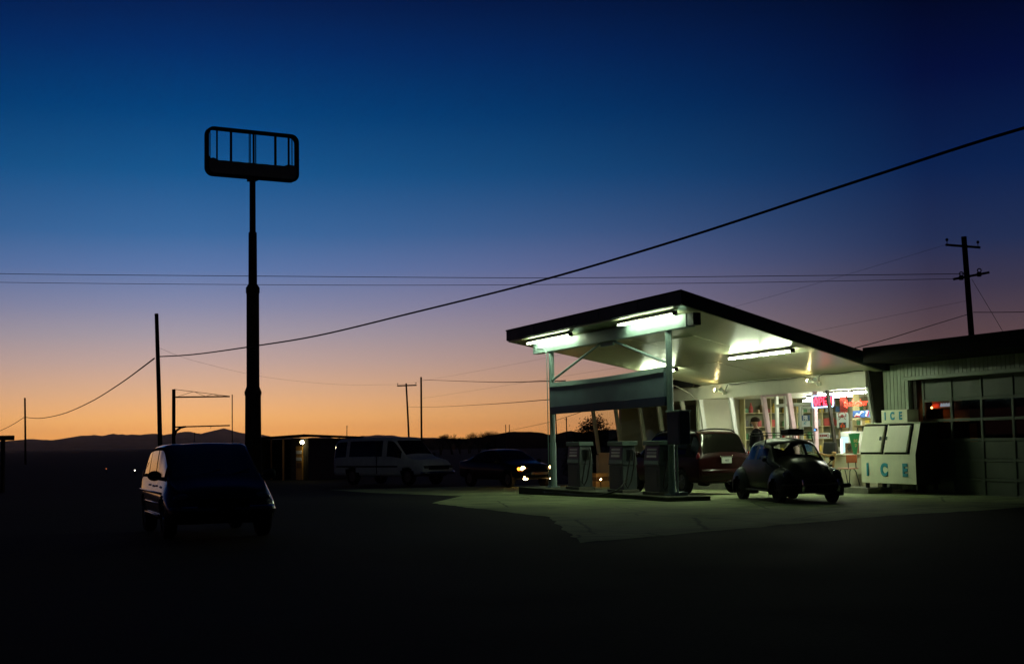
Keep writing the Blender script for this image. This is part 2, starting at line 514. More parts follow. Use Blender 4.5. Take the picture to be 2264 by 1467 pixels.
# ------------------------------------------------------------------ ground, apron, hills
g = G()
xs = [-13000, -4000, -1200, -400, -120, -40, 0, 40, 120, 400, 1200, 4000, 13000]
ys = [-2400, -800, -200, -40, 0, 20, 36.5, 45, 50, 64, 80, 120, 300, 900, 3000, 8000, 14000]
n = len(ys)
g.add([(x, y, gz(y)) for y in ys for x in xs], [(j * 13 + i, j * 13 + i + 1, (j + 1) * 13 + i + 1, (j + 1) * 13 + i) for j in range(n - 1) for i in range(12)])
tag(g.build('ground', 'asphalt', smooth=0), 'dark asphalt lot and flat desert floor', 'ground', kind='structure')
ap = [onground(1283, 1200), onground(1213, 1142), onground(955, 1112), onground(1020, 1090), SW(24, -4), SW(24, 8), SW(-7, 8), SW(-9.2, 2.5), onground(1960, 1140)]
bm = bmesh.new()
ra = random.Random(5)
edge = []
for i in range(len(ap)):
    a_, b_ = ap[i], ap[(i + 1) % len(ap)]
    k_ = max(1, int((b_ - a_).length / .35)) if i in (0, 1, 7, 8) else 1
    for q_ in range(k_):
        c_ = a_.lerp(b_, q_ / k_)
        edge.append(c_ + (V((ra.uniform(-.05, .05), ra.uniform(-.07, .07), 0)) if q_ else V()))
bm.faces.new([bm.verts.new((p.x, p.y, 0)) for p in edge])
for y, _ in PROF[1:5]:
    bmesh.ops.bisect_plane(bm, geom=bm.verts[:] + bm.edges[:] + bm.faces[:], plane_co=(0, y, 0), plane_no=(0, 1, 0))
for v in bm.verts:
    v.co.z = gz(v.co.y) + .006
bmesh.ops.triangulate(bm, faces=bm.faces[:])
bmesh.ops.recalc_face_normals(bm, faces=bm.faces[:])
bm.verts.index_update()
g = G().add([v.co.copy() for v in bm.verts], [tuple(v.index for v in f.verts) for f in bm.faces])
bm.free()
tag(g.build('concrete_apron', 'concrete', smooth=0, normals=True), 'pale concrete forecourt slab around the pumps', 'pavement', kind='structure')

def ridge(name, label, pts, d, m, back, front):
    # pts are crest pixels; the ridge is a real range of hills at distance d with noisy slopes
    rnd = random.Random(len(name) + int(d))
    P = []
    for i in range(len(pts) - 1):
        (x0, y0), (x1, y1) = pts[i], pts[i + 1]
        n = max(1, int(abs(x1 - x0) / 9))
        for k in range(n):
            f = k / n
            P.append((x0 + (x1 - x0) * f, y0 + (y1 - y0) * f + rnd.uniform(-1.1, 1.1)))
    P.append(pts[-1])
    g = G()
    rows = [(-front, 0.0), (-front * 0.55, 0.38), (-front * 0.25, 0.72), (0, 1.0), (back * 0.4, 0.7), (back, 0.0)]
    for dy, hf in rows:
        for x, y in P:
            c = at(x, y, d)
            w = 1 + (rnd.uniform(-0.16, 0.16) if 0 < hf < 1 else 0)
            g.v.append((c.x * (1 + dy / d * 0.5), d + dy, c.z * hf * w - 2 * (1 - hf)))
    n = len(P)
    for r in range(len(rows) - 1):
        for i in range(n - 1):
            a = r * n + i
            g.f.append((a, a + 1, a + n + 1, a + n))
    return tag(g.build(name, m, smooth=60), label, 'hills', kind='structure')
ridge('mountains', 'long brown mountain ridge along the western horizon',
      [(-2600, 985), (-1900, 962), (-1300, 972), (-800, 958), (-400, 975), (-150, 966), (12, 976), (35, 976), (60, 969), (85, 970), (130, 976), (160, 972), (180, 963), (208, 961), (225, 965), (250, 959),
       (300, 961), (318, 959), (345, 959), (362, 965), (395, 956), (420, 953), (447, 962), (470, 955), (495, 947), (520, 954), (545, 958), (580, 961), (610, 965), (660, 968), (720, 966), (760, 969),
       (800, 963), (840, 961), (862, 961), (900, 968), (960, 966), (1020, 972), (1100, 968), (1200, 966), (1300, 964), (1500, 955), (1800, 962), (2200, 950), (2700, 958), (3400, 950), (4400, 965)], 9000, 'hill', 4500, 3500)
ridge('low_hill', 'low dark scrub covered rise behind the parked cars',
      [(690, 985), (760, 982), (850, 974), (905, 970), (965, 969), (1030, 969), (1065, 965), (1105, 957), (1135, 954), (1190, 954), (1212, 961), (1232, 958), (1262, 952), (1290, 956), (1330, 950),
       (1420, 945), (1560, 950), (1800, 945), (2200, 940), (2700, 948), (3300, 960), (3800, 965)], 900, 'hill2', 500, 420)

hz_ = G(); hz_.box(-14000, 14500, -2600, 14500, -4.5, 185)
m = bpy.data.materials.new('evening_haze'); m.use_nodes = True
m.node_tree.nodes.clear()
mo = m.node_tree.nodes.new('ShaderNodeOutputMaterial'); pv = m.node_tree.nodes.new('ShaderNodeVolumePrincipled')
pv.inputs['Color'].default_value = (0.98, 0.82, 0.72, 1); pv.inputs['Density'].default_value = 3e-5; pv.inputs['Anisotropy'].default_value = 0.84
m.node_tree.links.new(pv.outputs[0], mo.inputs['Volume'])
M['haze'] = m
tag(hz_.build('haze', 'haze', smooth=0), 'thin evening haze over the valley', 'haze', kind='stuff')
# ------------------------------------------------------------------ gas station (shop + canopy under one roof)
gs = thing('gas_station', 'low gas station shop with slanted glass front and an upswept canopy lit by tubes', 'gas station', ORG, SRZ)
def bx(g, s0, s1, t0, t1, z0, z1):
    return g.box(-max(s0, s1) * K, -min(s0, s1) * K, t0 * K, t1 * K, z0 * K, z1 * K)
def zc(t):                      # canopy underside height
    return 5.0 - 0.2055 * (t + 0.6)
def sr(t):                      # near edge of the canopy, splayed
    return -1.93 + (t + 0.6) * 0.318
g = G()
T0, T1 = -0.6, 7.05
lo = [S(11.33, T0, zc(T0) + .03), S(sr(T0), T0, zc(T0) + .01), S(sr(T1), T1, zc(T1) + .02), S(11.33, T1, zc(T1) + .03)]
hi = [p + V((0, 0, .33 * K)) for p in lo]
g.hexa(lo + hi)
g.build('canopy_roof', 'fascia', gs, bevel=0.012)
g = G()
for a_, b_ in ((hi[0], hi[1]), (hi[1], hi[2]), (hi[0], hi[3])):
    g.tube([a_ + V((0, 0, .012)), b_ + V((0, 0, .012))], .022, 6)
g.build('drip_edge', 'rust', gs)
for a_, b_, c_, d_, n_ in ((lo[0], lo[1], hi[0], hi[1], 5), (lo[1], lo[2], hi[1], hi[2], 4)):
    for k in range(1, n_):
        g = G(); q0, q1 = a_.lerp(b_, k / n_), c_.lerp(d_, k / n_)
        g.tube([q0 - V((0, 0, -.01)), q1], .011, 5); g.build('fascia_seam', 'navy', gs)
g = G()
rc = random.Random(3)
ts = [-.55, 1.7, 4.3, 6.95]
for i in range(3):
    n = 4
    for j in range(n):
        a, b = ts[i] + .006, ts[i + 1] - .006
        q = []
        for (t, f) in ((a, j / n), (a, (j + 1) / n), (b, (j + 1) / n), (b, j / n)):
            L, R = 11.28, sr(t) + .05
            s_ = L + (R - L) * f
            s_ += -.006 if f == j / n else .006
            q.append((s_, t))
        base = [S(s_, t, zc(t) - .005) + V((0, 0, rc.uniform(-.006, .006))) for s_, t in q]
        g.hexa(base + [p + V((0, 0, .024)) for p in base])
g.build('ceiling', 'ceil', gs)
g = G(); bx(g, 10.05, -1.2, -.12, .14, 4.49, 4.84); g.build('beam', 'bluesteel', gs, bevel=.01)
g = G(); bx(g, -1.21, -1.58, -.1, .12, 4.51, 4.83); g.build('beam_end_cap', 'fascia', gs, bevel=.01)
for s_, nm in ((8.69, 0), (.08, 1)):
    g = G()
    g.cyl(S(s_, 0, -.25), S(s_, 0, 4.5), .082, n=20)
    p = g.build('post', 'bluesteel', gs)
    g = G()
    if nm == 0:
        g.cyl(S(s_, 0, 0), S(s_, 0, 1.56), .097, n=20)
    else:
        g.cyl(S(s_, 0, 0), S(s_, 0, .5), .095, n=20)
    g.build('post_sleeve', 'bluesteel', p)
    g = G(); bx(g, s_ - .16, s_ + .16, -.16, .16, .1, .17); g.build('base_plate', 'bluesteel', p, bevel=.01)
    g = G()
    if nm == 0:
        g.tube([S(s_ + .1, -.12, .13), S(s_ + .1, -.12, 4.3), S(s_ + .12, -.13, 4.48), S(s_ + .35, -.14, 4.62), S(s_ + 1.0, -.14, 4.66)], .014, 6)
    else:
        g.tube([S(s_ - .19, -.02, 2.3), S(s_ - .15, -.02, 2.36), S(s_ - .15, -.02, 4.5)], .016, 6)
        g.tube([S(s_ - .22, .05, .14), S(s_ - .22, .05, 1.46)], .03, 8)
        g.box(*[v * K for v in (.14 - .08, .14 + .2, .0, .25, .0, .22)])
    g.build('conduit', 'bluesteel', p)
for a, b in ((S(8.72, 0, 3.54), S(4.55, 0, 4.5)), (S(.12, 0, 3.62), S(3.72, 0, 4.48))):
    g = G(); g.cyl(a, b, .035, n=10); g.build('brace', 'bluesteel', gs)
g = G(); bx(g, 4.6, 3.7, -.03, .03, 4.36, 4.49); g.build('gusset', 'bluesteel', gs)
# price band between the posts: top rail, pale panel, dark lower band
g = G()
N = 14
for i in range(N):
    f0, f1 = i / N, (i + 1) / N
    s0, s1 = 8.6 - 8.42 * f0, 8.6 - 8.42 * f1
    def sag(f):
        return -.05 * sin(pi * f)
    z00, z01 = 3.50 + .06 * f0 + sag(f0), 3.50 + .06 * f1 + sag(f1)
    g.hexa([S(s0, -.14, z00 - .16), S(s1, -.14, z01 - .16), S(s1, .1, z01 - .14), S(s0, .1, z00 - .14),
            S(s0, -.1, z00 - .02), S(s1, -.1, z01 - .02), S(s1, .1, z01), S(s0, .1, z00)])
g.build('sign_rail', 'bluesteel', gs)
g = G()
for i in range(N):
    f0, f1 = i / N, (i + 1) / N
    s0, s1 = 8.6 - 8.42 * f0, 8.6 - 8.42 * f1
    b0, b1 = .035 * sin(3 * pi * f0) * .3, .035 * sin(3 * pi * f1) * .3
    zt0, zt1 = 3.345 + .06 * f0 - .05 * sin(pi * f0), 3.345 + .06 * f1 - .05 * sin(pi * f1)
    g.hexa([S(s0, b0 - .115, 2.7 + .05 * f0), S(s1, b1 - .115, 2.7 + .05 * f1), S(s1, .03, 2.7 + .05 * f1), S(s0, .03, 2.7 + .05 * f0),
            S(s0, -.115, zt0), S(s1, -.115, zt1), S(s1, .03, zt1), S(s0, .03, zt0)])
g.build('sign_panel', 'paleblue', gs)
g = G()
g.hexa([S(8.6, -.12, 2.47), S(.18, -.12, 2.5), S(.18, .05, 2.5), S(8.6, .05, 2.47), S(8.6, -.12, 2.697), S(.18, -.12, 2.745), S(.18, .05, 2.745), S(8.6, .05, 2.697)])
g.build('sign_band', 'navy', gs, bevel=.008)

MULL = [0.99, 3.19, 5.46, 7.06, 9.28, 11.53, 12.98, 15.0, 16.7, 19.05, 21.4]
def tf(z):                      # slanted glass line
    return 6.8 + (3.0 - z) * 0.13
for a, b in ((1.03, 4.75), (7.1, 21.36)):
    g = G(); bx(g, a, b, 7.01, 7.18, -.5, 1.04); g.build('low_wall', 'stucco', gs, bevel=.006)
    g = G(); bx(g, a, b, 6.94, 7.3, 1.042, 1.09); g.build('sill', 'cream', gs, bevel=.006)
for k, s_ in enumerate(MULL):
    g = G()
    zb = .15 if s_ in (5.46, 7.06) else 1.09
    w = .07 if s_ in (5.46, 7.06) else .04 if s_ == 3.19 else .055
    d = .05 if s_ == 3.19 else .07
    q = []
    for z in (zb, 3.0):
        q += [S(s_ + w, tf(z) - d, z), S(s_ - w, tf(z) - d, z), S(s_ - w, tf(z) + d, z), S(s_ + w, tf(z) + d, z)]
    g.hexa(q)
    g.build('mullion', 'neonframe' if s_ in (5.46, 7.06) else 'darkwood' if s_ == 3.19 else 'alu' if s_ < 12 else 'bulk', gs, bevel=.006)
g = G()                          # door header between the two frame posts
g.hexa([S(7.0, 6.77, 2.93), S(5.52, 6.77, 2.93), S(5.52, 6.86, 2.93), S(7.0, 6.86, 2.93), S(7.0, 6.76, 2.998), S(5.52, 6.76, 2.998), S(5.52, 6.85, 2.998), S(7.0, 6.85, 2.998)])
g.build('door_header', 'neonframe', gs)
for a, b in zip(MULL[:-1], MULL[1:]):
    zb = .2 if a == 5.46 else 1.09
    g = G()
    g.quad(S(b - .06, tf(zb), zb), S(a + .06, tf(zb), zb), S(a + .06, tf(3.0), 3.0), S(b - .06, tf(3.0), 3.0))
    g.build('window_pane', 'winglass', gs, smooth=0)
# entrance door behind the slanted frame
g = G(); bx(g, 4.86, 4.76, 7.3, 7.42, .15, 3.04); g.build('door_post', 'neonframe', gs, bevel=.005)
g = G()
bx(g, 7.2, 7.1, 7.3, 7.4, .15, 3.04)
bx(g, 6.62, 6.5, 7.3, 7.4, .15, 3.04)
bx(g, 7.1, 4.86, 7.31, 7.39, 2.6, 2.7)
bx(g, 5.72, 5.62, 7.3, 7.4, .15, 2.6)
g.build('door_frame', 'alu', gs, bevel=.005)
dl = G(); bx(dl, 5.6, 4.88, 7.32, 7.36, .2, .34); bx(dl, 5.6, 5.52, 7.32, 7.36, .34, 2.58); bx(dl, 4.96, 4.88, 7.32, 7.36, .34, 2.58); bx(dl, 5.52, 4.96, 7.32, 7.36, 2.5, 2.58)
door = dl.build('door', 'alu', gs, bevel=.004)
g = G(); g.tube([S(5.5, 7.28, 1.1), S(5.5, 7.24, 1.14), S(5.5, 7.24, 1.5), S(5.5, 7.28, 1.54)], .012, 6); g.build('handle', 'chrome', door)
g = G(); bx(g, 21.4, 1.03, 6.72, 6.86, 3.002, zc(6.72) - .01); g.build('bulkhead', 'bulk', gs)
g = G()
pol = [(6.74, zc(6.74) - .008), (6.79, 3.0), (7.05, 1.08), (7.1, .15), (7.6, .15), (7.6, 3.4)]
g.prism([S(.93, t, z) for t, z in pol], S(-.05, 0, 0) - S(0, 0, 0))
g.build('end_wall', 'darkwood', gs)  # dark colour carries the shade of this side, which no lamp reaches
g = G(); bx(g, 1.0, .82, 7.6, 13.7, .15, 3.4); bx(g, 21.6, .82, 13.5, 13.7, .15, 3.4); bx(g, 21.6, 21.4, 8.1, 13.5, .15, 3.4); bx(g, 21.6, 21.4, 7.0, 8.1, .15, 1.0)
bx(g, 21.6, 21.4, 6.8, 8.1, 2.9, 3.4)
g.build('outer_wall', 'cream', gs)
g = G(); bx(g, 21.4, 1.0, 7.2, 13.5, .0, .155); g.build('shop_floor', 'floor', gs)
g = G(); bx(g, 21.4, 1.0, 6.87, 13.5, 3.04, 3.1); g.build('shop_ceiling', 'cream', gs)
g = G(); bx(g, 12.75, 12.6, 7.25, 13.5, .155, 3.04); g.build('partition_wall', 'cream', gs)
g = G(); bx(g, 12.58, 12.56, 8.62, 8.78, .155, 3.04); bx(g, 12.59, 12.55, 7.3, 7.45, .155, 3.04); g.build('partition_trim', 'white', gs)
g = G(); bx(g, 22.2, .45, 7.07, 14.2, 3.46, 3.78); bx(g, 22.2, 11.36, 6.45, 7.07, 3.47, 3.78); g.build('shop_roof', 'roofdark', gs)
g = G(); bx(g, 11.2, .5, 7.4, 13.9, 3.785, 3.9); g.build('roof_kerb', 'roofdark', gs)

g = G(); bx(g, 22.2, .3, 6.2, 7.0, -.6, .15)
tag(g.build('sidewalk', 'kerb', None, bevel=.01), 'raised concrete walk along the shop front', 'pavement', kind='structure').matrix_world = SM

# ------------------------------------------------------------------ garage wing
gar = thing('service_garage', 'dark service garage wing with corrugated siding and a windowed roll up door', 'garage', SW(-4, 7.2), SRZ)
def SG(s, t, z=0.0):
    return S(s + 4, t - 7.2, z)
def bg_(g, s0, s1, t0, t1, z0, z1):
    a, b = SG(s0, t0, z0), SG(s1, t1, z1)
    return g.box(min(a.x, b.x), max(a.x, b.x), min(a.y, b.y), max(a.y, b.y), min(a.z, b.z), max(a.z, b.z))
g = G()
q = []
for z in (3.62, 4.03):
    q += [SG(-.56, 5.6, z), SG(-12.5, 5.6, z), SG(-12.5, 7.3, z), SG(-.03, 7.3, z)]
g.hexa(q)
q = []
for z in (3.62, 4.05):
    q += [SG(.42, 7.31, z), SG(-12.5, 7.31, z), SG(-12.5, 15, z), SG(.42, 15, z)]
g.hexa(q)
g.build('roof', 'roofdark', gar, bevel=.01)
def corr(g, s0, s1, t, z0, z1):
    n = int(abs(s0 - s1) / .17)
    for i in range(n):
        a = s0 + (s1 - s0) * i / n
        b = s0 + (s1 - s0) * (i + .86) / n
        bg_(g, a, b, t, t + .06, z0, z1)
    bg_(g, s0, s1, t + .05, t + .12, z0, z1)
g = G(); corr(g, .78, -.42, 7.15, .1, 3.6); corr(g, -.425, -12.3, 7.15, 3.24, 3.6); corr(g, -8.6, -12.3, 7.15, .1, 3.235)
g.build('siding', 'metalgreen', gar)
g = G(); bg_(g, -.38, -8.6, 7.02, 7.145, 3.13, 3.23); g.build('header_rail', 'metalgreen', gar, bevel=.008)
for a_ in (-.45, -8.45):
    g = G(); bg_(g, a_, a_ - .15, 7.28, 7.5, .0, 3.2); g.build('jamb', 'darkwood', gar)
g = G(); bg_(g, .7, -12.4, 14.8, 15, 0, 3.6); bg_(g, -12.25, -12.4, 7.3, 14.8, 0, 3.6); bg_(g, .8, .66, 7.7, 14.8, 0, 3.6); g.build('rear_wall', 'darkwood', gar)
cols = [-.72, -1.95, -3.2, -4.43, -5.65, -6.88, -8.1]
rowz = [3.13, 2.55, 2.0, 1.46, .93, .42, .0]
gd = G()
for i in range(7):
    bg_(gd, cols[i] + .045, cols[i] - .045, 7.4, 7.47, .0, 3.13)
for z in rowz:
    bg_(gd, cols[0] - .046, cols[-1] + .046, 7.405, 7.465, z - .04, z + .04)
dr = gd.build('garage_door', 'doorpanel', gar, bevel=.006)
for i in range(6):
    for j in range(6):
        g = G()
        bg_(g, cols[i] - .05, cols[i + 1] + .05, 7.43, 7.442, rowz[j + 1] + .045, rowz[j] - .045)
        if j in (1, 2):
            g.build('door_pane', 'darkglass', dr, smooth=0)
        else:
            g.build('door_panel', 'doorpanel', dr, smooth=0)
# sign box and boards glowing behind the first garage pane
t = sthing('beer_sign', 'small red and white lit sign glowing behind the first garage door pane', 'lit sign', -1.3, 7.75, 2.42, rot=0)
g = G(); g.box(-.62, .55, 0, .06, -.08, .1); g.build('sign_back', 'garorange', t)
g = G(); g.ball((-.42, -.03, .0), .075, 14, (1.6, .3, .75)); g.build('red_lamp', 'garred', t)
g = G()
for k in range(5):
    x = -.24 + .11 * k
    g.tube([(x, -.02, -.035), (x + .03, -.02, .045), (x + .06, -.02, -.03), (x + .09, -.02, .03)], .017, 6)
g.build('white_letters', 'garwhite', t)
t = sthing('notice_board', 'orange board glowing red below the lit sign inside the garage', 'board', -1.45, 8.0, 1.95)
g = G(); g.box(-.62, .42, 0, .03, 0, .42); g.build('board', 'garorange', t)
for x in (-.36, 0.05, .12):
    g = G(); g.hexa([V((x, -.02, 0)), V((x + .03, -.02, 0)), V((x + .03, 0, 0)), V((x, 0, 0)), V((x + .05, -.02, .07)), V((x + .08, -.02, .07)), V((x + .08, 0, .07)), V((x + .05, 0, .07))])
    g.build('paper_clip', 'paper', t)
t = sthing('work_lamp', 'small warm bulb lighting the board inside the dark garage', 'lamp', -.8, 7.62, 2.36)
g = G(); g.ball((0, 0, 0), .03, 10); g.build('bulb', 'garlamp', t)
g = G(); g.cyl((0, 0, .02), (0, 0, .7), .008, n=6); g.build('cord', 'black', t)
t = sthing('hanging_strip', 'narrow orange card hanging lower down inside the garage window', 'card', -1.95, 8.1, 1.32)
g = G(); g.box(-.16, .12, 0, .02, 0, .55); g.build('card', 'garorange', t)

# ------------------------------------------------------------------ canopy light fixtures
def fixture(label, s0, s1, t, n, z=None, two=True, group='fluorescent fixtures under the canopy', tm='tube', slope=0.0):
    sc = (s0 + s1) / 2
    L = abs(s0 - s1) * K
    zz = zc(t) - .03 if z is None else z
    f = sthing('fluorescent_fixture', label, 'tube light', sc, t, zz, group)
    g = G(); g.box(-L / 2, L / 2, -.06, .06, -.045, 0); g.build('housing', 'rust', f, bevel=.006)
    for k in range(n):
        a, b = -L / 2 + L * k / n + .03, -L / 2 + L * (k + 1) / n - .03
        for y in ((-.045, .045) if two else (0,)):
            g = G(); g.cyl((a + .03, y, -.085), (b - .03, y, -.085), .021, n=10); g.build('tube', tm, f)
        for x in (a, b):
            g = G(); g.box(x - .012, x + .012, -.07, .07, -.115, -.046); g.build('lamp_holder', 'black', f)
    return f
fixture('fluorescent tube light over the far end of the canopy front edge', 9.86, 6.1, -.36, 1)
fixture('fluorescent tube light beside the beam at the near front corner', 2.5, -1.08, -.36, 1)
fixture('long double tube light on the ceiling between red car and shop', 3.74, .1, 3.8, 2, tm='tube2')
fixture('tube light far back on the ceiling, half hidden by the sign panel', 11.0, 8.22, 4.25, 2, tm='tube2')
fixture('bright shop tube light just inside the glass over the neon signs', 4.4, 1.12, 7.45, 2, 3.0, True, 'tube lights inside the shop', 'tubein')
fixture('shop tube light farther left, seen through the door glass', 7.9, 5.0, 9.0, 2, 3.0, True, 'tube lights inside the shop', 'tubein')
fixture('dim shop tube light deep inside over the timber shelving', 10.8, 8.6, 10.6, 1, 3.0, True, 'tube lights inside the shop', 'tubein')

def flood(label, s, z):
    f = sthing('flood_lamp', label, 'flood lamp', s, 6.7, z, 'flood lamps on the bulkhead')
    g = G(); g.cyl((0, .02, .0), (0, -.02, .0), .06, n=14); g.box(-.02, .02, -.1, .0, -.06, .0); g.build('junction_box', 'white', f)
    for sx, up in ((-1, .05), (1, .06)):
        g = G()
        a = V((sx * .03, -.04, .0)); b = V((sx * .12, -.16, up))
        g.cyl(a, b, .02, .03, 10)
        c = b + (b - a).normalized() * .14
        g.cyl(b, c, .035, .07, 12, caps=False)
        o = g.build('lamp_holder', 'white', f)
        if sx < 0:
            g = G(); g.ball(c - (b - a).normalized() * .02, .055, 12); g.build('bulb', 'flood', f)
flood('lit flood lamp on the bulkhead above the shelving window', 9.45, 3.17)
flood('lit flood lamp on the bulkhead left of the slanting dark post', 3.45, 3.22)
g = G()
pts = [S(9.4, 6.66, 3.2), S(9.25, 6.64, 3.35), S(9.1, 6.62, 3.44), S(8.4, 6.6, 3.42), S(7.6, 6.6, 3.46), S(6.4, 6.6, 3.45), S(5.2, 6.6, 3.44), S(4.2, 6.6, 3.46), S(3.75, 6.6, 3.4), S(3.5, 6.66, 3.27)]
pts2 = [S(3.42, 6.66, 3.28), S(3.3, 6.6, 3.44), S(3.1, 6.6, 3.48), S(2.3, 6.6, 3.46), S(1.3, 6.6, 3.49), S(1.0, 6.62, 3.48)]
g.tube(pts, .011, 6); g.build('power_cord', 'wire', gs)
g = G(); g.tube(pts2, .011, 6); g.build('power_cord', 'wire', gs)
g = G()
g.tube([SM @ p for p in (S(12.9, 5.2, 3.75), S(12.4, 5.6, 3.72), S(12.0, 6.1, 3.5), S(11.8, 6.5, 3.25), S(11.6, 6.7, 3.0))], .013, 6)
tag(g.build('conduit_cable', 'bulk'), 'pale cable sagging down from the ceiling to a window frame', 'cable')
# ------------------------------------------------------------------ signs and goods in the shop window
def neon_path(pts, m4, g, r):
    g.tube([m4 @ V((x, 0, z)) for x, z in pts], r, 6)
t = sthing('open_sign', 'glowing neon OPEN sign in a blue white border inside the glass', 'neon sign', 3.755, 7.0, 2.69)
w, h = .55, .165
rr = .06
bd = []
for cx_, cz_, a0 in ((w - rr, h - rr, 0), (-w + rr, h - rr, 90), (-w + rr, -h + rr, 180), (w - rr, -h + rr, 270)):
    for k in range(5):
        a = radians(a0 + 22.5 * k)
        bd.append(V((cx_ + rr * cos(a), -.02, cz_ + rr * sin(a))))
g = G(); g.box(-w, w, .03, .045, -h, h); g.build('sign_back', 'openback', t)
g = G(); g.tube(bd, .015, 8, True); g.build('border_tube', 'neonblue', t)
def letter(strokes, x0, nm):
    g = G()
    for st in strokes:
        g.tube([V((x0 + x, -.02, z)) for x, z in st], .0135, 6)
    g.build(nm, 'neonpink', t)
H2 = .115
def arc(cx_, cz_, rx, rz, a0, a1, n=14):
    return [(cx_ + rx * cos(radians(a0 + (a1 - a0) * i / n)), cz_ + rz * sin(radians(a0 + (a1 - a0) * i / n))) for i in range(n + 1)]
letter([arc(0, 0, .085, H2, 90, 449, 20), arc(0, 0, .05, H2 - .035, 90, 449, 18)], -.36, 'letter')
letter([[(-.08, -H2), (-.08, H2), (.03, H2)] + arc(.03, .05, .06, .065, 90, -90, 8) + [(-.05, -.015)], [(-.045, -H2), (-.045, -.05)], [(-.045, .02), (-.045, H2 - .035), (.02, H2 - .035)]], -.12, 'letter')
letter([[(.08, H2), (-.07, H2), (-.07, -H2), (.08, -H2)], [(-.07, .0), (.06, .0)], [(-.035, -.03), (-.035, -H2 + .035), (.08, -H2 + .035)]], .12, 'letter')
letter([[(-.08, -H2), (-.08, H2), (.08, -H2), (.08, H2)], [(-.045, -H2), (-.045, .03), (.05, -H2)]], .36, 'letter')

t = sthing('beer_neon_sign', 'red script neon beer sign reading Budweiser by the wing wall', 'neon sign', 2.05, 7.02, 2.58)
text('Budweiser', .29, .008, 'neonred', 'script_letters', t, Matrix.Identity(4), bold=-.004, shear=.35, xs=.94)
g = G(); g.tube([(-.5, -.0, -.07), (-.56, .0, .05), (-.47, 0, .1), (-.42, 0, .0), (-.47, 0, -.1), (-.4, 0, -.12)], .011, 6); g.build('flourish_tube', 'neonred', t)
g = G(); g.tube([(-.45, .02, .12), (-.45, .02, .36)], .005, 5); g.tube([(.45, .02, .12), (.45, .02, .36)], .005, 5); g.build('hanger', 'wire', t)
t = sthing('red_backboard', 'dull red board hanging behind the script neon sign', 'board', 3.35, 7.6, 2.3)
g = G(); g.box(-.4, -.05, 0, .03, -.05, .5); g.build('board', 'redcard', t)
t = sthing('crab_poster', 'white poster with red crab and two orange tomatoes on the glass', 'poster', 2.7, 6.98, 1.86)
g = G(); g.box(-.29, .29, 0, .006, 0, .43); g.build('sheet', 'paper', t)
g = G(); g.ball((0, -.004, .33), .07, 12, (1.1, .06, .7))
for sx in (-1, 1):
    g.tube([(sx * .07, -.004, .33), (sx * .16, -.004, .31), (sx * .2, -.004, .39), (sx * .13, -.004, .42)], .013, 6)
    for k in range(3):
        g.tube([(sx * .06, -.004, .31), (sx * (.12 + .03 * k), -.004, .25 - .012 * k)], .006, 5)
g.build('crab_print', 'redink', t)
g = G(); g.box(-.17, .17, -.003, -.001, .0, .15); g.build('photo_print', 'ink', t)
for x in (-.06, .08):
    g = G(); g.ball((x, -.006, .05), .055, 12, (1, .08, .8)); g.build('tomato_print', 'orangeink', t)
g = G(); g.ball((0.01, -.006, .115), .045, 12, (1.2, .08, .6)); g.build('tomato_print', 'orangeink', t)
t = sthing('swirl_sign', 'blue sign with white and red swirls on the shelf behind the glass', 'sign', 3.2, 8.0, 2.17)
g = G(); g.box(-.47, .47, 0, .03, 0, .2); g.build('panel', 'bluecard', t)
g = G(); g.tube([(-.38, -.008, .04), (-.25, -.008, .1), (-.12, -.008, .07), (0, -.008, .15), (.1, -.008, .16)], [.015, .026, .02, .026, .012], 6); g.tube([(.22, -.008, .03), (.27, -.008, .17)], .025, 6); g.build('white_swirl', 'paper', t)
g = G(); g.tube([(-.36, -.006, .02), (-.24, -.006, .06), (-.1, -.006, .02)], .02, 6); g.tube([(.3, -.006, .03), (.34, -.006, .17)], .02, 6); g.build('red_swirl', 'redink', t)
t = sthing('drinks_cooler', 'narrow cooler with a bright blue white lit edge behind the glass', 'cooler', 4.1, 8.0, .155)
g = G(); g.box(-.3, .3, 0, .55, 0, 1.5); g.build('body', 'white', t, bevel=.01)
g = G(); g.box(-.26, .1, -.012, -.002, .9, 1.35); g.build('front_panel', 'coolerlit', t)
g = G(); g.box(-.29, -.2, -.02, -.004, .15, 1.3); g.build('lit_edge', 'coolerstrip', t)
g = G(); g.box(-.18, .2, -.014, -.004, .15, .82); g.build('lower_panel', 'coolerlit', t)
t = sthing('wooden_speaker', 'small brown wooden box with a round dark hole on the sill', 'box', 2.58, 7.2, 1.09)
g = G(); g.box(-.22, .22, -.08, .1, 0, .3); g.build('case', 'brown', t, bevel=.006)
g = G(); g.cyl((0, -.083, .15), (0, -.086, .15), .1, n=20); g.build('speaker_hole', 'black', t)
t = sthing('green_sign', 'green board tapering downward with tan lettering beside the ice freezer', 'sign', 1.93, 6.86, 1.08)
g = G(); g.prism([V((-.27, 0, .56)), V((.27, 0, .575)), V((.08, 0, 0)), V((-.05, 0, 0))], (0, .015, 0)); g.build('board', 'green', t)
text('INS', .13, .003, 'tan', 'lettering', t, Matrix.Translation((.08, -.004, .36)), bold=.002)
text('D', .13, .003, 'tan', 'lettering', t, Matrix.Translation((.08, -.004, .24)), bold=.002)
t = sthing('door_notice', 'blue and white notice reading FIR and AT stuck on the door glass', 'notice', 5.24, 7.27, 1.93)
g = G(); g.box(-.22, .22, 0, .006, 0, .17); g.build('white_sheet', 'paper', t)
g = G(); g.box(-.22, .22, 0, .006, .18, .34); g.build('blue_sheet', 'bluecard', t)
text('FIR', .19, .002, 'paper', 'lettering', t, Matrix.Translation((0, -.004, .25)), bold=.006)
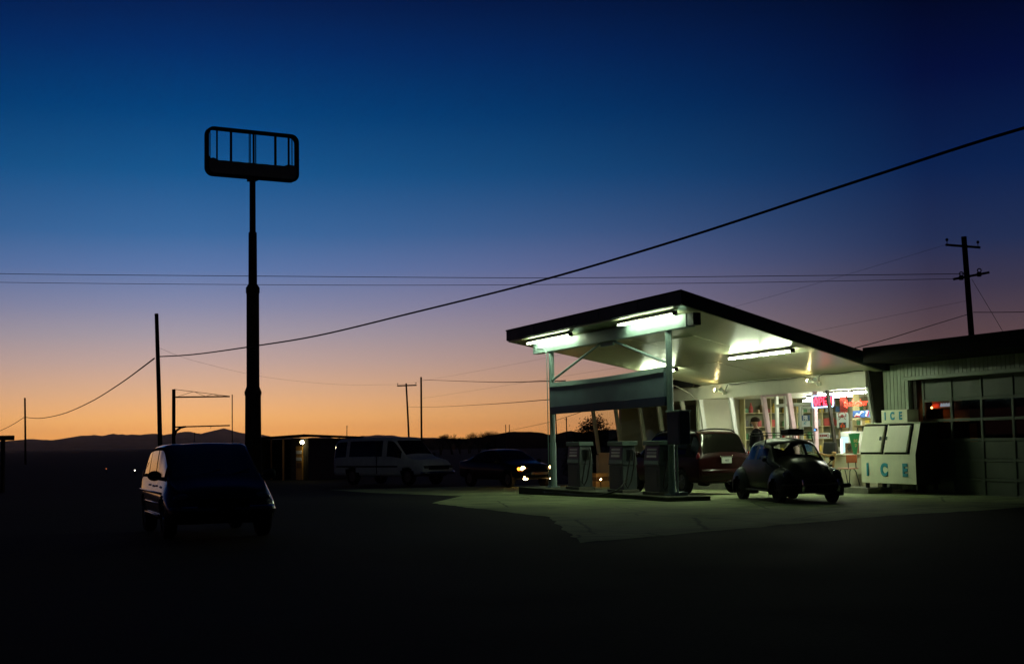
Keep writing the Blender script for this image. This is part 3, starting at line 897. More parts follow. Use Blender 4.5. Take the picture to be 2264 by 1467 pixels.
text('AT', .12, .002, 'iceblue', 'lettering', t, Matrix.Translation((-.04, -.004, .1)), bold=.003)
t = sthing('window_sticker', 'small pale red printed card low on the window glass', 'notice', 3.75, 7.0, 1.55)
g = G(); g.box(-.28, .28, 0, .005, 0, .16); g.build('card', 'paper', t)
text('FOOD', .1, .001, 'redink', 'lettering', t, Matrix.Translation((-.09, -.003, .08)), bold=.002) if False else None
g = G(); g.torus((.19, -.003, .08), .05, .006); 
for k in range(4):
    g.box(-.25 + .1 * k, -.18 + .1 * k, -.004, -.001, .05, .12)
g.build('printing', 'redink', t)
t = sthing('blue_lamp', 'tiny blue indicator light inside the window by the neon tinted door post', 'lamp', 4.45, 7.1, 1.82)
g = G(); g.ball((0, 0, 0), .022, 8); g.build('bulb', emis('blue_indicator', (.05, .25, 1), 5), t)
g = G(); g.box(-.05, .05, .01, .06, -.04, .05); g.build('holder', 'black', t)
# timber shelving on the partition and along the back wall
def shelving(label, loc_s, loc_t, rot, L, boards, group, seed):
    u = sthing('shop_shelves', label, 'shelves', loc_s, loc_t, .155, group, rot)
    g = G(); g.box(0, L, .02, .04, 0, 2.75); g.build('back_panel', 'shelfback', u)
    n = max(2, int(L / 1.0))
    for k in range(n + 1):
        x = L * k / n
        g = G(); g.box(x - .02, x + .02, -.34, .018, 0, 2.75); g.build('upright', 'shelf', u)
    for z in boards:
        g = G(); g.box(.022, L - .022, -.33, .0, z - .02, z); g.build('board', 'shelf', u)
    return u
BO = [.4, .85, 1.3, 1.74, 2.22]
u1 = shelving('timber shelves of small goods on the partition wall', 12.54, 8.95, pi / 2, 4.1, BO, None, 1)
u2 = shelving('timber shelves of small goods along the back wall of the shop', 11.5, 13.45, 0, 8.5, BO, None, 2)
protos = {}
def item(kind, k):
    key = (kind, k)
    if key not in protos:
        g = G()
        if kind == 'carton':
            g.box(-.06, .06, -.05, .05, 0, .2)
            o = g.build('carton', ITEMS[k], None, bevel=.004)
        elif kind == 'bottle':
            prof = [(.038, 0), (.04, .02), (.04, .15), (.015, .2), (.015, .26)]
            for (ra, za), (rb, zb) in zip(prof[:-1], prof[1:]):
                g.cyl((0, 0, za), (0, 0, zb), ra, rb, 10, caps=True)
            o = g.build('bottle', ITEMS[k], None)
        else:
            g.cyl((0, 0, 0), (0, 0, .12), .05, n=12); g.cyl((0, 0, .121), (0, 0, .14), .046, n=12)
            o = g.build('tin', ITEMS[k], None)
        protos[key] = o
        return o
    o = protos[key].copy()
    COL.objects.link(o)
    return o
rs = random.Random(11)
LAB = {'carton': 'small carton standing among the goods on the shop shelves', 'bottle': 'bottle standing among the goods on the shop shelves', 'tin': 'round tin standing among the goods on the shop shelves'}
for u, L in ((u1, 4.1), (u2, 8.5)):
    MW = Matrix.Translation(u.location) @ Matrix.Rotation(u.rotation_euler.z, 4, 'Z')
    for z in BO[1:]:
        x = .12
        while x < L - .1:
            kd = rs.choice(['carton', 'carton', 'bottle', 'tin'])
            o = item(kd, rs.randrange(8))
            sc = rs.uniform(.85, 1.6)
            o.location = MW @ V((x, rs.uniform(-.24, -.12), z + .001))
            o.rotation_euler = (0, 0, u.rotation_euler.z + rs.uniform(-.3, .3))
            o.scale = (sc * rs.uniform(.9, 1.3), sc, sc * rs.uniform(.7, 1.05))
            tag(o, LAB[kd], kd, kd + 's on the shop shelves')
            x += rs.uniform(.15, .27)
# a counter along the window
t = sthing('shop_counter', 'long pale counter with a dark top behind the right hand window', 'counter', 3.0, 8.6, .155)
g = G(); g.box(-1.6, 1.6, 0, .6, 0, .85); g.build('cabinet', 'cream', t, bevel=.01)
g = G(); g.box(-1.65, 1.65, -.04, .64, .852, .9); g.build('counter_top', 'brown', t, bevel=.008)
t = sthing('wall_shelf', 'brown timber shelf hanging behind the crab poster', 'shelf', 3.1, 8.2, 2.1)
g = G(); g.box(-1.0, 1.0, 0, .35, 0, .03); g.build('board', 'shelf', t)
g = G(); g.box(-.98, -.95, .1, .3, .03, .9); g.box(.95, .98, .1, .3, .03, .9); g.build('bracket', 'shelf', t)

# ------------------------------------------------------------------ ice freezer
ice = sthing('ice_freezer', 'pale slant front ice freezer with two doors and blue ICE lettering', 'ice freezer', -.53, 6.295, 0)
hw = 1.29 * K
prof = [(.0, .29), (.0, 1.085), (.2, 1.93), (.75, 1.93), (.75, .29)]
g = G(); g.prism([V((-hw, y * K, z * K)) for y, z in prof], (2 * hw, 0, 0)); g.build('cabinet', 'icewhite', ice, bevel=.012)
g = G(); g.box(-hw - .01, hw + .03, .17 * K, .74 * K, 1.932 * K, 1.965 * K); g.build('lid', 'icewhite', ice, bevel=.008)
g = G()
for x in (-hw + .1, hw - .1):
    for y in (.08, .6):
        g.box(x - .04, x + .04, y, y + .08, .15 * K, .288 * K)
g.build('feet', 'black', ice)
g = G(); g.prism([V((hw + .002, y * K, z * K)) for y, z in prof], (.006, 0, 0)); g.build('side_panel', 'darkwood', ice)  # thin dark sheet added, puts the shade of the unlit side into colour
sl = atan2(.2, .845)
DM = Matrix.Translation((0, 0, 1.085 * K)) @ Matrix.Rotation(-sl, 4, 'X')
for a, b, hx in ((-1.25, -.245, -.31), (-.09, .95, -.02)):
    x0, x1 = a * K, b * K
    g = G(); g.box(x0 - .03, x1 + .05, -.012, .01, .01, .8, DM); g.build('door_gasket', 'gap', ice)
    g = G(); g.box(x0, x1, -.07, -.014, .05, .75, DM); d = g.build('door', 'icedoor', ice, bevel=.01)
    g = G(); g.box(hx * K - .03, hx * K + .03, -.1, -.072, .36, .46, DM); g.build('latch', 'chrome', d, bevel=.004)
for ch, s_ in (('I', .42), ('C', -.375), ('E', -1.34)):
    text(ch, .43, .008, 'ink', 'letter_shadow', ice, Matrix.Translation((-(s_ + .53) * K - .014, -.004, .655 * K - .012)), bold=.018)
    text(ch, .43, .009, 'iceblue', 'letter', ice, Matrix.Translation((-(s_ + .53) * K, -.014, .655 * K)), bold=.018)
tp = sthing('ice_topper', 'small sign box reading ICE on top of the freezer', 'sign', -.38, 6.66, 1.968)
g = G(); g.box(-.56, .58, 0, .35, 0, .33); g.build('box', 'icewhite', tp, bevel=.008)
for ch, x in (('I', -.38), ('C', -.06), ('E', .3)):
    text(ch, .27, .004, 'ink', 'letter_shadow', tp, Matrix.Translation((x - .009, -.002, .157)), bold=.009)
    text(ch, .27, .005, 'iceblue', 'letter', tp, Matrix.Translation((x, -.008, .165)), bold=.009)

# ------------------------------------------------------------------ chairs in front of the shop
c = sthing('side_chair', 'orange backed metal leg chair with pink seat left of the freezer', 'chair', 1.92, 6.62, .15)
g = G(); g.box(-.24, .2, -.2, .2, .47, .51); g.build('seat', 'pink', c, bevel=.015)
g = G(); g.box(.16, .19, -.17, .17, .64, .86); g.build('backrest', 'orange', c, bevel=.03)
for y in (-.15, .15):
    g = G(); g.tube([(.1, y * .7, .46), (.2, y * .8, .5), (.18, y * .8, .68)], .012, 6); g.build('back_tube', 'leg', c)
    g = G(); g.tube([(-.12, y, .465), (-.18, y * 1.1, .4), (-.27, y * 1.25, 0)], .013, 6); g.build('leg', 'leg', c)
    g = G(); g.tube([(.06, y, .465), (.12, y * 1.1, .4), (.26, y * 1.25, 0)], .013, 6); g.build('leg', 'leg', c)
c = sthing('captain_chair', 'varnished wooden armchair with curved back rail by the shop wall', 'chair', 3.1, 6.62, .15, rot=.4)
g = G(); g.box(-.24, .24, -.22, .22, .42, .46); g.build('seat', 'woodchair', c, bevel=.02)
arcp = [V((.3 * cos(radians(a)), -.05 + .27 * sin(radians(a)), .82 + .1 * abs(cos(radians(a))) ** 2)) for a in range(-10, 200, 15)]
g = G(); g.tube(arcp, .032, 8); g.build('back_rail', 'woodchair', c)
for i, p in enumerate(arcp[1:-1:2]):
    g = G(); g.tube([(p.x * .75, p.y * .75, .455), p], .012, 6); g.build('spindle', 'woodchair', c)
for x in (-.2, .2):
    for y in (-.18, .18):
        g = G(); g.tube([(x, y, .43), (x * 1.25, y * 1.25, 0)], .018, 7); g.build('leg', 'woodchair', c)
b = sthing('dark_case', 'black flat case leaning on the window sill behind the wooden chair', 'case', 3.35, 6.86, 1.09)
g = G(); g.box(-.3, .3, 0, .06, 0, .33, Matrix.Rotation(-.12, 4, 'X')); g.build('case_shell', 'black', b, bevel=.02)

# ------------------------------------------------------------------ pump island
g = G(); g.box(-10.3 * K, .9 * K, -.62 * K, .62 * K, -.35, .115)
isl = g.build('pump_island', 'darkkerb', None, bevel=.02)
isl.matrix_world = SM
tag(isl, 'low concrete island kerb under the three fuel pumps', 'kerb')
def pump(label, s, lit, hose):
    p = sthing('fuel_pump', label, 'fuel pump', s, 0, .122, 'fuel pumps on the island')
    w, d = .45, .2
    g = G(); g.box(-w - .04, w + .04, -d - .05, d + .05, 0, .08); g.build('plinth', 'kerb', p, bevel=.01)
    g = G(); g.box(-w, w, -d, d, .08, .72); g.build('lower_cabinet', 'pumpbody', p, bevel=.012)
    g = G(); g.hexa([V((-w - .02, -d - .02, .725)), V((w + .02, -d - .02, .725)), V((w + .02, d + .02, .725)), V((-w - .02, d + .02, .725)),
                     V((-w + .02, -d + .03, 1.24)), V((w - .02, -d + .03, 1.24)), V((w - .02, d - .03, 1.24)), V((-w + .02, d - .03, 1.24))])
    g.build('upper_cabinet', 'pumpbody', p, bevel=.012)
    hd = G(); hd.box(-w - .05, w + .05, -d - .02, d + .02, 1.245, 1.36); hd.build('header', 'pumphead', p, bevel=.01)
    sl2 = Matrix.Translation((0, -d - .0, .74)) @ Matrix.Rotation(-.1, 4, 'X')
    g = G(); g.box(-w + .08, w - .08, -.028, -.012, .16, .46, sl2); dsp = g.build('display', 'pumpdark', p)
    for k in range(3):
        g = G(); g.box(-.28, .28, -.034, -.03, .2 + .085 * k, .255 + .085 * k, sl2); g.build('counter_row', 'white', dsp)
    g = G(); g.box(-w + .05, w - .05, -.034, -.012, .03, .12, sl2); g.build('price_strip', 'pumphead', p)
    g = G(); g.box(-.3, .3, -d - .012, -d - .002, .2, .62); g.build('door_panel', 'pumpbody', p)
    g = G(); g.box(w + .0, w + .03, -.1, .1, .84, 1.14); g.build('nozzle_boot', 'pumpdark', p, bevel=.01)
    g = G(); g.tube([(w + .07, 0, 1.1), (w + .07, 0, .94), (w + .08, -.02, .86)], [.025, .03, .018], 8); g.build('nozzle', 'black', p)
    g = G()
    g.tube([(w + .05, .1, 1.16), (w + .17, .08, 1.05), (w + .16, .05, .7), (w + .12, -.02, .3), (w + .12, -.12, .12), (w + .1, -.17, .22), (w + .11, -.1, .6), (w + .09, -.03, .88)], .018, 7)
    g.build('hose', 'black', p)
    return p
pump('pale fuel pump nearest the far post, faint header strip', 7.0 - .55, 0, 0)
pump('middle fuel pump with pale green header and dangling hose', 3.8 - .55, 0, 1)
pump('fuel pump nearest the grey post box, partly behind it', .85, 0, 1)
g = G()
hp = [S(2.72, -.1, .5), S(2.6, -.5, .2), S(3.2, -.8, .06), S(4.6, -.9, .03), S(6.0, -.75, .03), S(7.0, -.9, .03), S(7.6, -.75, .03)]
def smooth(pts, n=6):
    out = []
    P = [pts[0]] + list(pts) + [pts[-1]]
    for i in range(1, len(P) - 2):
        for k in range(n):
            u = k / n
            out.append(0.5 * ((2 * P[i]) + (P[i + 1] - P[i - 1]) * u + (2 * P[i - 1] - 5 * P[i] + 4 * P[i + 1] - P[i + 2]) * u * u + (3 * P[i] - P[i - 1] - 3 * P[i + 1] + P[i + 2]) * u ** 3))
    out.append(pts[-1])
    return out
g.tube([SM @ p for p in smooth(hp)], .022, 8)
tag(g.build('fuel_hose', 'black'), 'black hose lying looped over the island kerb', 'hose')
pb = sthing('payment_box', 'dark steel cabinet mounted on the near canopy post', 'cabinet', -.42, -.02, 1.46)
g = G(); g.box(-.36, .36, -.14, .14, 0, .8); g.build('body', 'navy', pb, bevel=.012)
g = G(); g.box(-.39, .39, -.17, .17, .802, .84); g.build('cap', 'bluesteel', pb, bevel=.006)
g = G(); g.box(-.3, .3, -.15, -.142, .06, .74); g.build('door_panel', 'navy', pb)
g = G(); g.box(.361, .37, -.1, .1, .08, .72); g.build('side_panel', 'navy', pb)
# ------------------------------------------------------------------ vehicles (x forward, y left, origin on the ground)
def cr(a, b, c, d, u, k=0.5):
    m1, m2 = (c - a) * k, (d - b) * k
    u2, u3 = u * u, u * u * u
    return b * (2 * u3 - 3 * u2 + 1) + m1 * (u3 - 2 * u2 + u) + c * (-2 * u3 + 3 * u2) + m2 * (u3 - u2)
def car_body(root, st, windows, wheels, paint, gmat, wr, crown=.06, NU=8, NV=6, arch=1.12, tumble=.3):
    """st rows: x, w (half width), zb (bottom), zbelt, wb (belt half width), zr (roof edge), wr (roof half width)"""
    rings = []
    for (x, w, zb, zbelt, wb, zr, wro) in st:
        cz = zr + crown * min(1, wro / .5)
        rings.append([V((x, 0, zb)), V((x, w * .86, zb)), V((x, w * .985, zb + (zbelt - zb) * .2)), V((x, w, zb + (zbelt - zb) * .62)),
                      V((x, wb, zbelt)), V((x, wro, zr)), V((x, wro * .55, zr + (cz - zr) * .8)), V((x, 0, cz))])
    ns, nv = len(rings), 8
    U = (ns - 1) * NU
    Vn = (nv - 1) * NV
    def pt(i, j):
        i = max(0, min(ns - 1, i))
        if j < 0:
            p = rings[i][1].copy(); p.y = -p.y; return p
        if j >= nv:
            p = rings[i][nv - 2].copy(); p.y = -p.y; return p
        return rings[i][j]
    grid = []
    for a in range(U + 1):
        i, u = divmod(a, NU)
        u /= NU
        if i == ns - 1:
            i, u = ns - 2, 1.0
        row = []
        for b in range(Vn + 1):
            j, v = divmod(b, NV)
            v /= NV
            if j == nv - 1:
                j, v = nv - 2, 1.0
            c4 = []
            for di in (-1, 0, 1, 2):
                q = [pt(i + di, j + dj) for dj in (-1, 0, 1, 2)]
                c4.append(V([cr(q[0][k], q[1][k], q[2][k], q[3][k], v, .34) for k in range(3)]))
            p = V([cr(c4[0][k], c4[1][k], c4[2][k], c4[3][k], u, .36) for k in range(3)])
            if b == Vn or b == 0:
                p.y = 0
            row.append(p)
        grid.append(row)
    W1 = Vn + 1
    body = G()
    wins = {}
    for sgn in (1, -1):
        base = len(body.v)
        body.v += [(p.x, p.y * sgn, p.z) for row in grid for p in row]
        for a in range(U):
            for b in range(Vn):
                uc, vc = (a + .5) / NU, (b + .5) / NV
                c = (grid[a][b] + grid[a + 1][b + 1]) * .5
                hit = None
                for nm, u0, u1, v0, v1, both in windows:
                    if u0 < uc < u1 and v0 < vc < v1:
                        hit = (nm, 0 if both else sgn, u0)
                        break
                if hit:
                    wins.setdefault(hit, G())
                    ps = [grid[a][b], grid[a][b + 1], grid[a + 1][b + 1], grid[a + 1][b]]
                    wins[hit].add([(p.x, p.y * sgn, p.z) for p in ps], [(0, 1, 2, 3)])
                    continue
                if 1.0 < vc < 4 and any(sqrt((c.x - wx) ** 2 + (c.z - wz) ** 2) < wr * arch for wx, wy, wz in wheels):
                    continue
                f = (base + a * W1 + b, base + a * W1 + b + 1, base + (a + 1) * W1 + b + 1, base + (a + 1) * W1 + b)
                body.f.append(f if sgn > 0 else f[::-1])
    for a in (0, U):
        ring = [V((p.x, p.y, p.z)) for p in grid[a]]
        ring += [V((p.x, -p.y, p.z)) for p in grid[a][-2:0:-1]]
        body.add(ring, [tuple(range(len(ring)))])
    bo = body.build('body', paint, root, smooth=50, merge=True)
    for (nm, sg, u0), g in wins.items():
        g.build(nm, 'gap' if nm == 'window_frame' else gmat, root, smooth=50, merge=True)
    g = G()
    x0, x1 = st[1][0] + .12, st[-2][0] - .12
    wmin = min(r[1] for r in st[2:-2]) * .7
    g.box(x0, x1, -wmin, wmin, st[2][2] - .02, st[2][2] + .3)
    g.build('underbody', 'black', root)
    return bo, grid
def wheels_of(root, wh, r, rim='rim', wdt=.2):
    for wx, wy, wz in wh:
        sg = 1 if wy > 0 else -1
        g = G()
        n = 28
        prof = [(r * .62, -.5), (r * .9, -.5), (r, -.34), (r, .34), (r * .9, .5), (r * .62, .5)]
        for k in range(n):
            for q in range(len(prof)):
                t = 2 * pi * k / n
                g.v.append((wx + prof[q][0] * cos(t), wy + prof[q][1] * wdt, wz + prof[q][0] * sin(t)))
        m = len(prof)
        for k in range(n):
            k2 = (k + 1) % n
            for q in range(m):
                q2 = (q + 1) % m
                g.f.append((k * m + q, k * m + q2, k2 * m + q2, k2 * m + q))
        w = g.build('wheel', 'tyre', root)
        g = G()
        ys = wy + sg * wdt * .36
        g.cyl((wx, ys - sg * .04, wz), (wx, ys, wz), r * .63, r * .6, 28)
        for k in range(5):
            t = 2 * pi * k / 5
            g.cyl((wx + r * .12 * cos(t), ys + sg * .012, wz + r * .12 * sin(t)), (wx + r * .55 * cos(t), ys + sg * .004, wz + r * .55 * sin(t)), r * .07, n=6)
        g.cyl((wx, ys, wz), (wx, ys + sg * .025, wz), r * .17, r * .12, 14)
        g.build('rim', rim, w)
def mirror(root, x, y, z, m, r=None):
    sg = 1 if y > 0 else -1
    g = G()
    if r:
        g.cyl((x, y, z), (x + .05, y, z), r, r * .7, 20)
        g.tube([(x + .02, y - sg * .02, z - r * .6), (x + .03, y - sg * .12, z - .14), (x + .03, y - sg * .2, z - .17)], .012, 6)
    else:
        g.ball((x, y, z), .12, 14, (.55, 1.0, .72))
        g.box(x - .03, x + .04, min(y, y - sg * .16), max(y, y - sg * .16), z - .06, z - .02)
    return g.build('side_mirror', m, root)

M['moulding'] = mat('bright_side_moulding', (0.3, 0.3, 0.3), 0.2, metal=1.0)
# --- dark red sport utility at the pumps
suv = thing('parked_suv', 'dark red sport utility vehicle with roof rails and white rear plate at the pumps', 'car', (0, 0, 0), 0)
st = [(-2.32, .80, .46, .9, .78, .93, .7), (-2.28, .87, .36, 1.0, .84, 1.06, .72), (-1.93, .9, .33, 1.03, .86, 1.62, .66), (-1.2, .91, .31, 1.03, .88, 1.68, .68), (-.2, .91, .3, 1.02, .88, 1.7, .69),
      (.45, .91, .3, 1.01, .88, 1.63, .67), (1.25, .91, .31, 1.0, .87, 1.07, .78), (2.05, .89, .34, .9, .82, .93, .7), (2.3, .8, .42, .72, .72, .76, .58), (2.35, .72, .48, .66, .66, .69, .5)]
wh = [(1.42, .79, .35), (1.42, -.79, .35), (-1.4, .79, .35), (-1.4, -.79, .35)]
bo, gr = car_body(suv, st, [('windshield', 5.08, 5.9, 5.14, 8, True), ('rear_window', 1.15, 1.95, 5.1, 8, True), ('side_window', 1.55, 2.3, 4.14, 4.88, False), ('side_window', 2.45, 3.5, 4.14, 4.88, False),
                            ('side_window', 3.62, 5.5, 4.14, 4.88, False), ('window_frame', 1.5, 5.6, 4.0, 4.98, False)], wh, 'redpaint', 'carglass', .36)
wheels_of(suv, wh, .35, wdt=.22)
for y in (-.6, .6):
    g = G(); g.tube(smooth([V((-1.85, y, 1.68)), V((-1.6, y, 1.77)), V((-.6, y, 1.81)), V((.25, y, 1.75)), V((.5, y, 1.66))], 5), .02, 7); g.build('roof_rail', 'black', suv)
for y in (-.805, .805):
    g = G(); g.ball((-2.2, y, 1.0), .1, 14, (.8, .55, 1.7)); g.build('tail_light', 'lens_red', suv)
g = G(); g.box(-2.375, -2.335, -.155, .155, .86, 1.01, Matrix.Translation((.005, 0, 0))); pl = g.build('number_plate', 'plate', suv, bevel=.004)
text('483', .085, .001, 'ink', 'plate_text', pl, Matrix.Translation((-2.373, 0, .93)) @ Matrix.Rotation(-pi / 2, 4, 'Z'))
g = G(); g.box(-2.36, -2.33, -.2, .2, 1.02, 1.05); g.build('plate_lamp_bar', 'chrome', suv, bevel=.004)
g = G(); g.tube([(-2.33, .78, .62), (-2.42, .6, .62), (-2.44, 0, .62), (-2.42, -.6, .62), (-2.33, -.78, .62)], .085, 10); g.build('bumper', 'redpaint', suv)
mirror(suv, .95, 1.0, 1.1, 'redpaint'); mirror(suv, .95, -1.0, 1.1, 'redpaint')
g = G(); g.tube([(-2.18, -.1, 1.12), (-2.08, .3, 1.25)], .01, 5); g.build('wiper', 'black', suv)
g = G(); g.tube([(-2.3, .55, .3), (-2.1, .5, .27), (-1.6, .45, .28)], .035, 8); g.build('exhaust', 'rust', suv)
setrot(suv, (4.9, 41.35, -.03), pi / 2 + TH + radians(3.5))

# --- rounded vintage beetle-shaped car with a roof rack
vw = thing('vintage_car', 'small rounded dark vintage car with a loaded roof rack facing us beside the shop', 'car')
st = [(-1.97, .22, .36, .46, .2, .5, .16), (-1.85, .42, .32, .62, .4, .68, .3), (-1.5, .6, .3, .82, .56, .93, .42), (-1.15, .66, .3, .93, .62, 1.14, .46), (-.72, .7, .29, .95, .66, 1.35, .53), (-.2, .72, .29, .95, .68, 1.4, .53),
      (.25, .72, .29, .95, .68, 1.38, .58), (.52, .71, .29, .95, .68, 1.3, .57), (.88, .68, .27, .94, .64, .98, .58), (1.3, .62, .25, .8, .56, .85, .46), (1.74, .55, .24, .6, .44, .63, .34), (1.95, .4, .27, .46, .3, .5, .22)]
wh = [(1.2, .64, .32), (1.2, -.64, .32), (-1.2, .64, .32), (-1.2, -.64, .32)]
car_body(vw, st, [('windshield', 7.18, 7.9, 5.34, 8, True), ('rear_window', 3.12, 3.9, 5.3, 8, True), ('side_window', 3.75, 4.75, 4.22, 4.82, False), ('side_window', 5.12, 7.0, 4.22, 4.82, False)],
         wh, 'vwgreen', 'clearglass', .3, crown=.12, arch=1.0)
wheels_of(vw, wh, .32, 'rust', .16)
def fender(x, sgn, front):
    g = G()
    n, h = 32, 18
    cx_, cy_, cz_ = x, sgn * .58, .35
    rx, ry, rz = (.64, .25, .48) if front else (.66, .25, .49)
    for i in range(h + 1):
        a = pi * i / h
        for k in range(n):
            t = 2 * pi * k / n
            g.v.append((cx_ + rx * math.copysign(abs(sin(a)) ** .8, 1) * cos(t), cy_ + ry * sin(a) * sin(t) * 1.0, cz_ + rz * cos(a)))
    for i in range(h):
        for k in range(n):
            k2 = (k + 1) % n
            f = (i * n + k, (i + 1) * n + k, (i + 1) * n + k2, i * n + k2)
            c = sum((V(g.v[q]) for q in f), V()) / 4
            if c.z < .22:
                continue
            if (c.y - cy_) * sgn > .02 and sqrt((c.x - x) ** 2 + (c.z - .26) ** 2) < .31:
                continue
            g.f.append(f)
    return g.build('fender', 'vwgreen', vw, smooth=60)
for sg in (1, -1):
    fender(1.2, sg, True); fender(-1.2, sg, False)
    g = G(); g.box(-.72, .72, min(sg * .6, sg * .76), max(sg * .6, sg * .76), .27, .31); g.build('running_board', 'black', vw, bevel=.01)
    hm = Matrix.Translation((1.6, sg * .6, .66)) @ Matrix.Rotation(-.35, 4, 'Y')
    g = G(); a, b, c_ = hm @ V((-.2, 0, 0)), hm @ V((.03, 0, 0)), hm @ V((.06, 0, 0)); g.cyl(a, b, .09, .105, 20); hh = g.build('headlight_housing', 'vwgreen', vw)
    g = G(); g.cyl(b, c_, .1, .07, 20); g.build('headlight', 'lens_clear', hh)
    g = G(); g.torus((0, 0, 0), .1, .012, 'x', 20, 6); g.v = [tuple(hm @ V((v[0] + .03, v[1], v[2]))) for v in g.v]; g.build('headlight_ring', 'chrome', hh)
    mirror(vw, .82, sg * .84, 1.02, 'black', .062)
    g = G(); g.ball((1.25, sg * .62, .86), .045, 10, (1.6, .7, .7)); g.build('turn_signal', 'lens_clear', vw)
g = G(); g.tube(smooth([V((1.8, .78, .42)), V((1.98, .7, .42)), V((2.07, .3, .42)), V((2.08, 0, .42)), V((2.07, -.3, .42)), V((1.98, -.7, .42)), V((1.8, -.78, .42))], 4), .05, 8)
bm_ = g.build('front_bumper', 'rust', vw)
for y in (-.42, .42):
    g = G(); g.tube([(2.09, y, .3), (2.13, y, .42), (2.09, y, .56)], .032, 8); g.build('overrider', 'chrome', bm_)
g = G(); g.tube(smooth([V((-1.8, .74, .42)), V((-2.0, .66, .42)), V((-2.08, 0, .42)), V((-2.0, -.66, .42)), V((-1.8, -.74, .42))], 4), .05, 8); g.build('rear_bumper', 'rust', vw)
for y in (-.28, .28):
    g = G(); g.box(-.35, .1, y - .2, y + .2, .4, .62); g.hexa([V((-.4, y - .19, .6)), V((-.24, y - .19, .6)), V((-.24, y + .19, .6)), V((-.4, y + .19, .6)), V((-.52, y - .16, 1.08)), V((-.42, y - .16, 1.08)), V((-.42, y + .16, 1.08)), V((-.52, y + .16, 1.08))])
    g.build('seat', 'black', vw, bevel=.03)
g = G(); g.torus((0, 0, 0), .19, .014, 'x', 22, 6); g.v = [tuple(Matrix.Translation((.42, .3, .92)) @ Matrix.Rotation(-.5, 4, 'Y') @ V(v)) for v in g.v]; g.build('steering_wheel', 'black', vw)
g = G(); g.box(.6, .78, -.58, .58, .72, .95); g.build('dashboard', 'black', vw, bevel=.03)
rk = G()
zr_ = 1.575
for y in (-.56, .56):
    rk.tube([(.42, y, zr_), (-.85, y, zr_)], .012, 6)
    rk.tube([(.42, y, zr_ + .06), (-.85, y, zr_ + .06)], .009, 6)
    for x in (.3, -.72):
        rk.tube([(x, y, zr_ + .06), (x, y, zr_), (x, y * 1.08, 1.4), (x, y * 1.15, 1.3)], .011, 6)
for x in (.42, .2, 0, -.2, -.4, -.62, -.85):
    rk.tube([(x, -.56, zr_), (x, .56, zr_)], .01, 6)
for x in (.42, -.85):
    rk.tube([(x, -.56, zr_ + .06), (x, .56, zr_ + .06)], .009, 6)
rk.build('roof_rack', 'black', vw)
setrot(vw, (6.5, 34.25, -.02), -pi / 2 + radians(11.0))
case = thing('luggage_case', 'flat black case strapped on the vintage car roof rack', 'case')
g = G(); g.box(-.26, .26, -.2, .2, 0, .13); g.build('shell', 'black', case, bevel=.02)
g = G(); g.box(-.27, .27, -.03, .03, -.002, .14); g.build('strap', 'leg', case)
case.location = vw.matrix_basis @ V((-.2, .28, zr_ + .013)); case.rotation_euler = (0, 0, vw.rotation_euler.z)

# --- dark car in the left foreground
fc = thing('parked_car', 'dark family car in the left foreground with sunset glow on its flank', 'car')
st = [(-2.12, .76, .4, .84, .74, .88, .68), (-2.06, .85, .32, .95, .82, 1.0, .74), (-1.72, .89, .28, .97, .82, 1.41, .7), (-1.0, .9, .27, .97, .82, 1.49, .72), (0, .9, .27, .95, .82, 1.51, .72), (.35, .9, .27, .94, .82, 1.46, .7),
      (1.38, .9, .27, .92, .8, .95, .74), (1.85, .88, .26, .74, .74, .78, .64), (2.1, .8, .26, .58, .7, .61, .55), (2.15, .74, .3, .5, .66, .53, .5)]
wh = [(1.32, .78, .33), (1.32, -.78, .33), (-1.28, .78, .33), (-1.28, -.78, .33)]
car_body(fc, st, [('windshield', 5.06, 5.92, 5.1, 8, True), ('rear_window', 1.15, 1.92, 5.12, 8, True), ('side_window', 1.7, 2.75, 4.12, 4.9, False), ('side_window', 2.87, 3.75, 4.12, 4.9, False), ('side_window', 3.87, 5.55, 4.12, 4.9, False), ('window_frame', 1.55, 5.75, 3.98, 5.0, False)],
         wh, 'navypaint', 'mirrorglass', .34)
wheels_of(fc, wh, .33, wdt=.21)
for y in (-1, 1):
    g = G(); g.ball((1.93, y * .64, .66), .14, 16, (.6, 1.1, .6)); g.build('headlight', 'lens_clear', fc)
    g = G(); g.ball((-2.0, y * .78, .95), .09, 14, (.7, .6, 1.8)); g.build('tail_light', 'lens_red', fc)
    mirror(fc, .98, y * .97, 1.03, 'black')
    for zm_, x0_, x1_ in ((.74, -1.75, 1.1), (.56, -.9, .95), (.36, -.9, .95)):
        g = G(); g.box(x0_, x1_, min(y * .885, y * .915), max(y * .885, y * .915), zm_ - .02, zm_ + .02); g.build('side_moulding', 'moulding', fc, bevel=.008)
    for x in (-.35, .55):
        g = G(); g.box(x - .09, x + .09, min(y * .87, y * .905), max(y * .87, y * .905), .84, .87); g.build('door_handle', 'chrome', fc, bevel=.005)
g = G(); g.box(2.08, 2.17, -.42, .42, .56, .68); g.build('grille', 'black', fc, bevel=.01)
g = G(); g.tube(smooth([V((1.95, .8, .46)), V((2.16, .66, .46)), V((2.22, 0, .46)), V((2.16, -.66, .46)), V((1.95, -.8, .46))], 4), .085, 10); g.build('bumper', 'blackpaint', fc)
g = G(); g.box(2.28, 2.3, -.15, .15, .42, .54); g.build('number_plate', 'rust', fc)
for y in (.15, -.35):
    g = G(); g.tube([(1.36, y, 1.0), (1.16, y + .45, 1.12)], .01, 5); g.build('wiper', 'black', fc)
setrot(fc, (-5.5, 25.3, 0), -pi / 2 + radians(21))

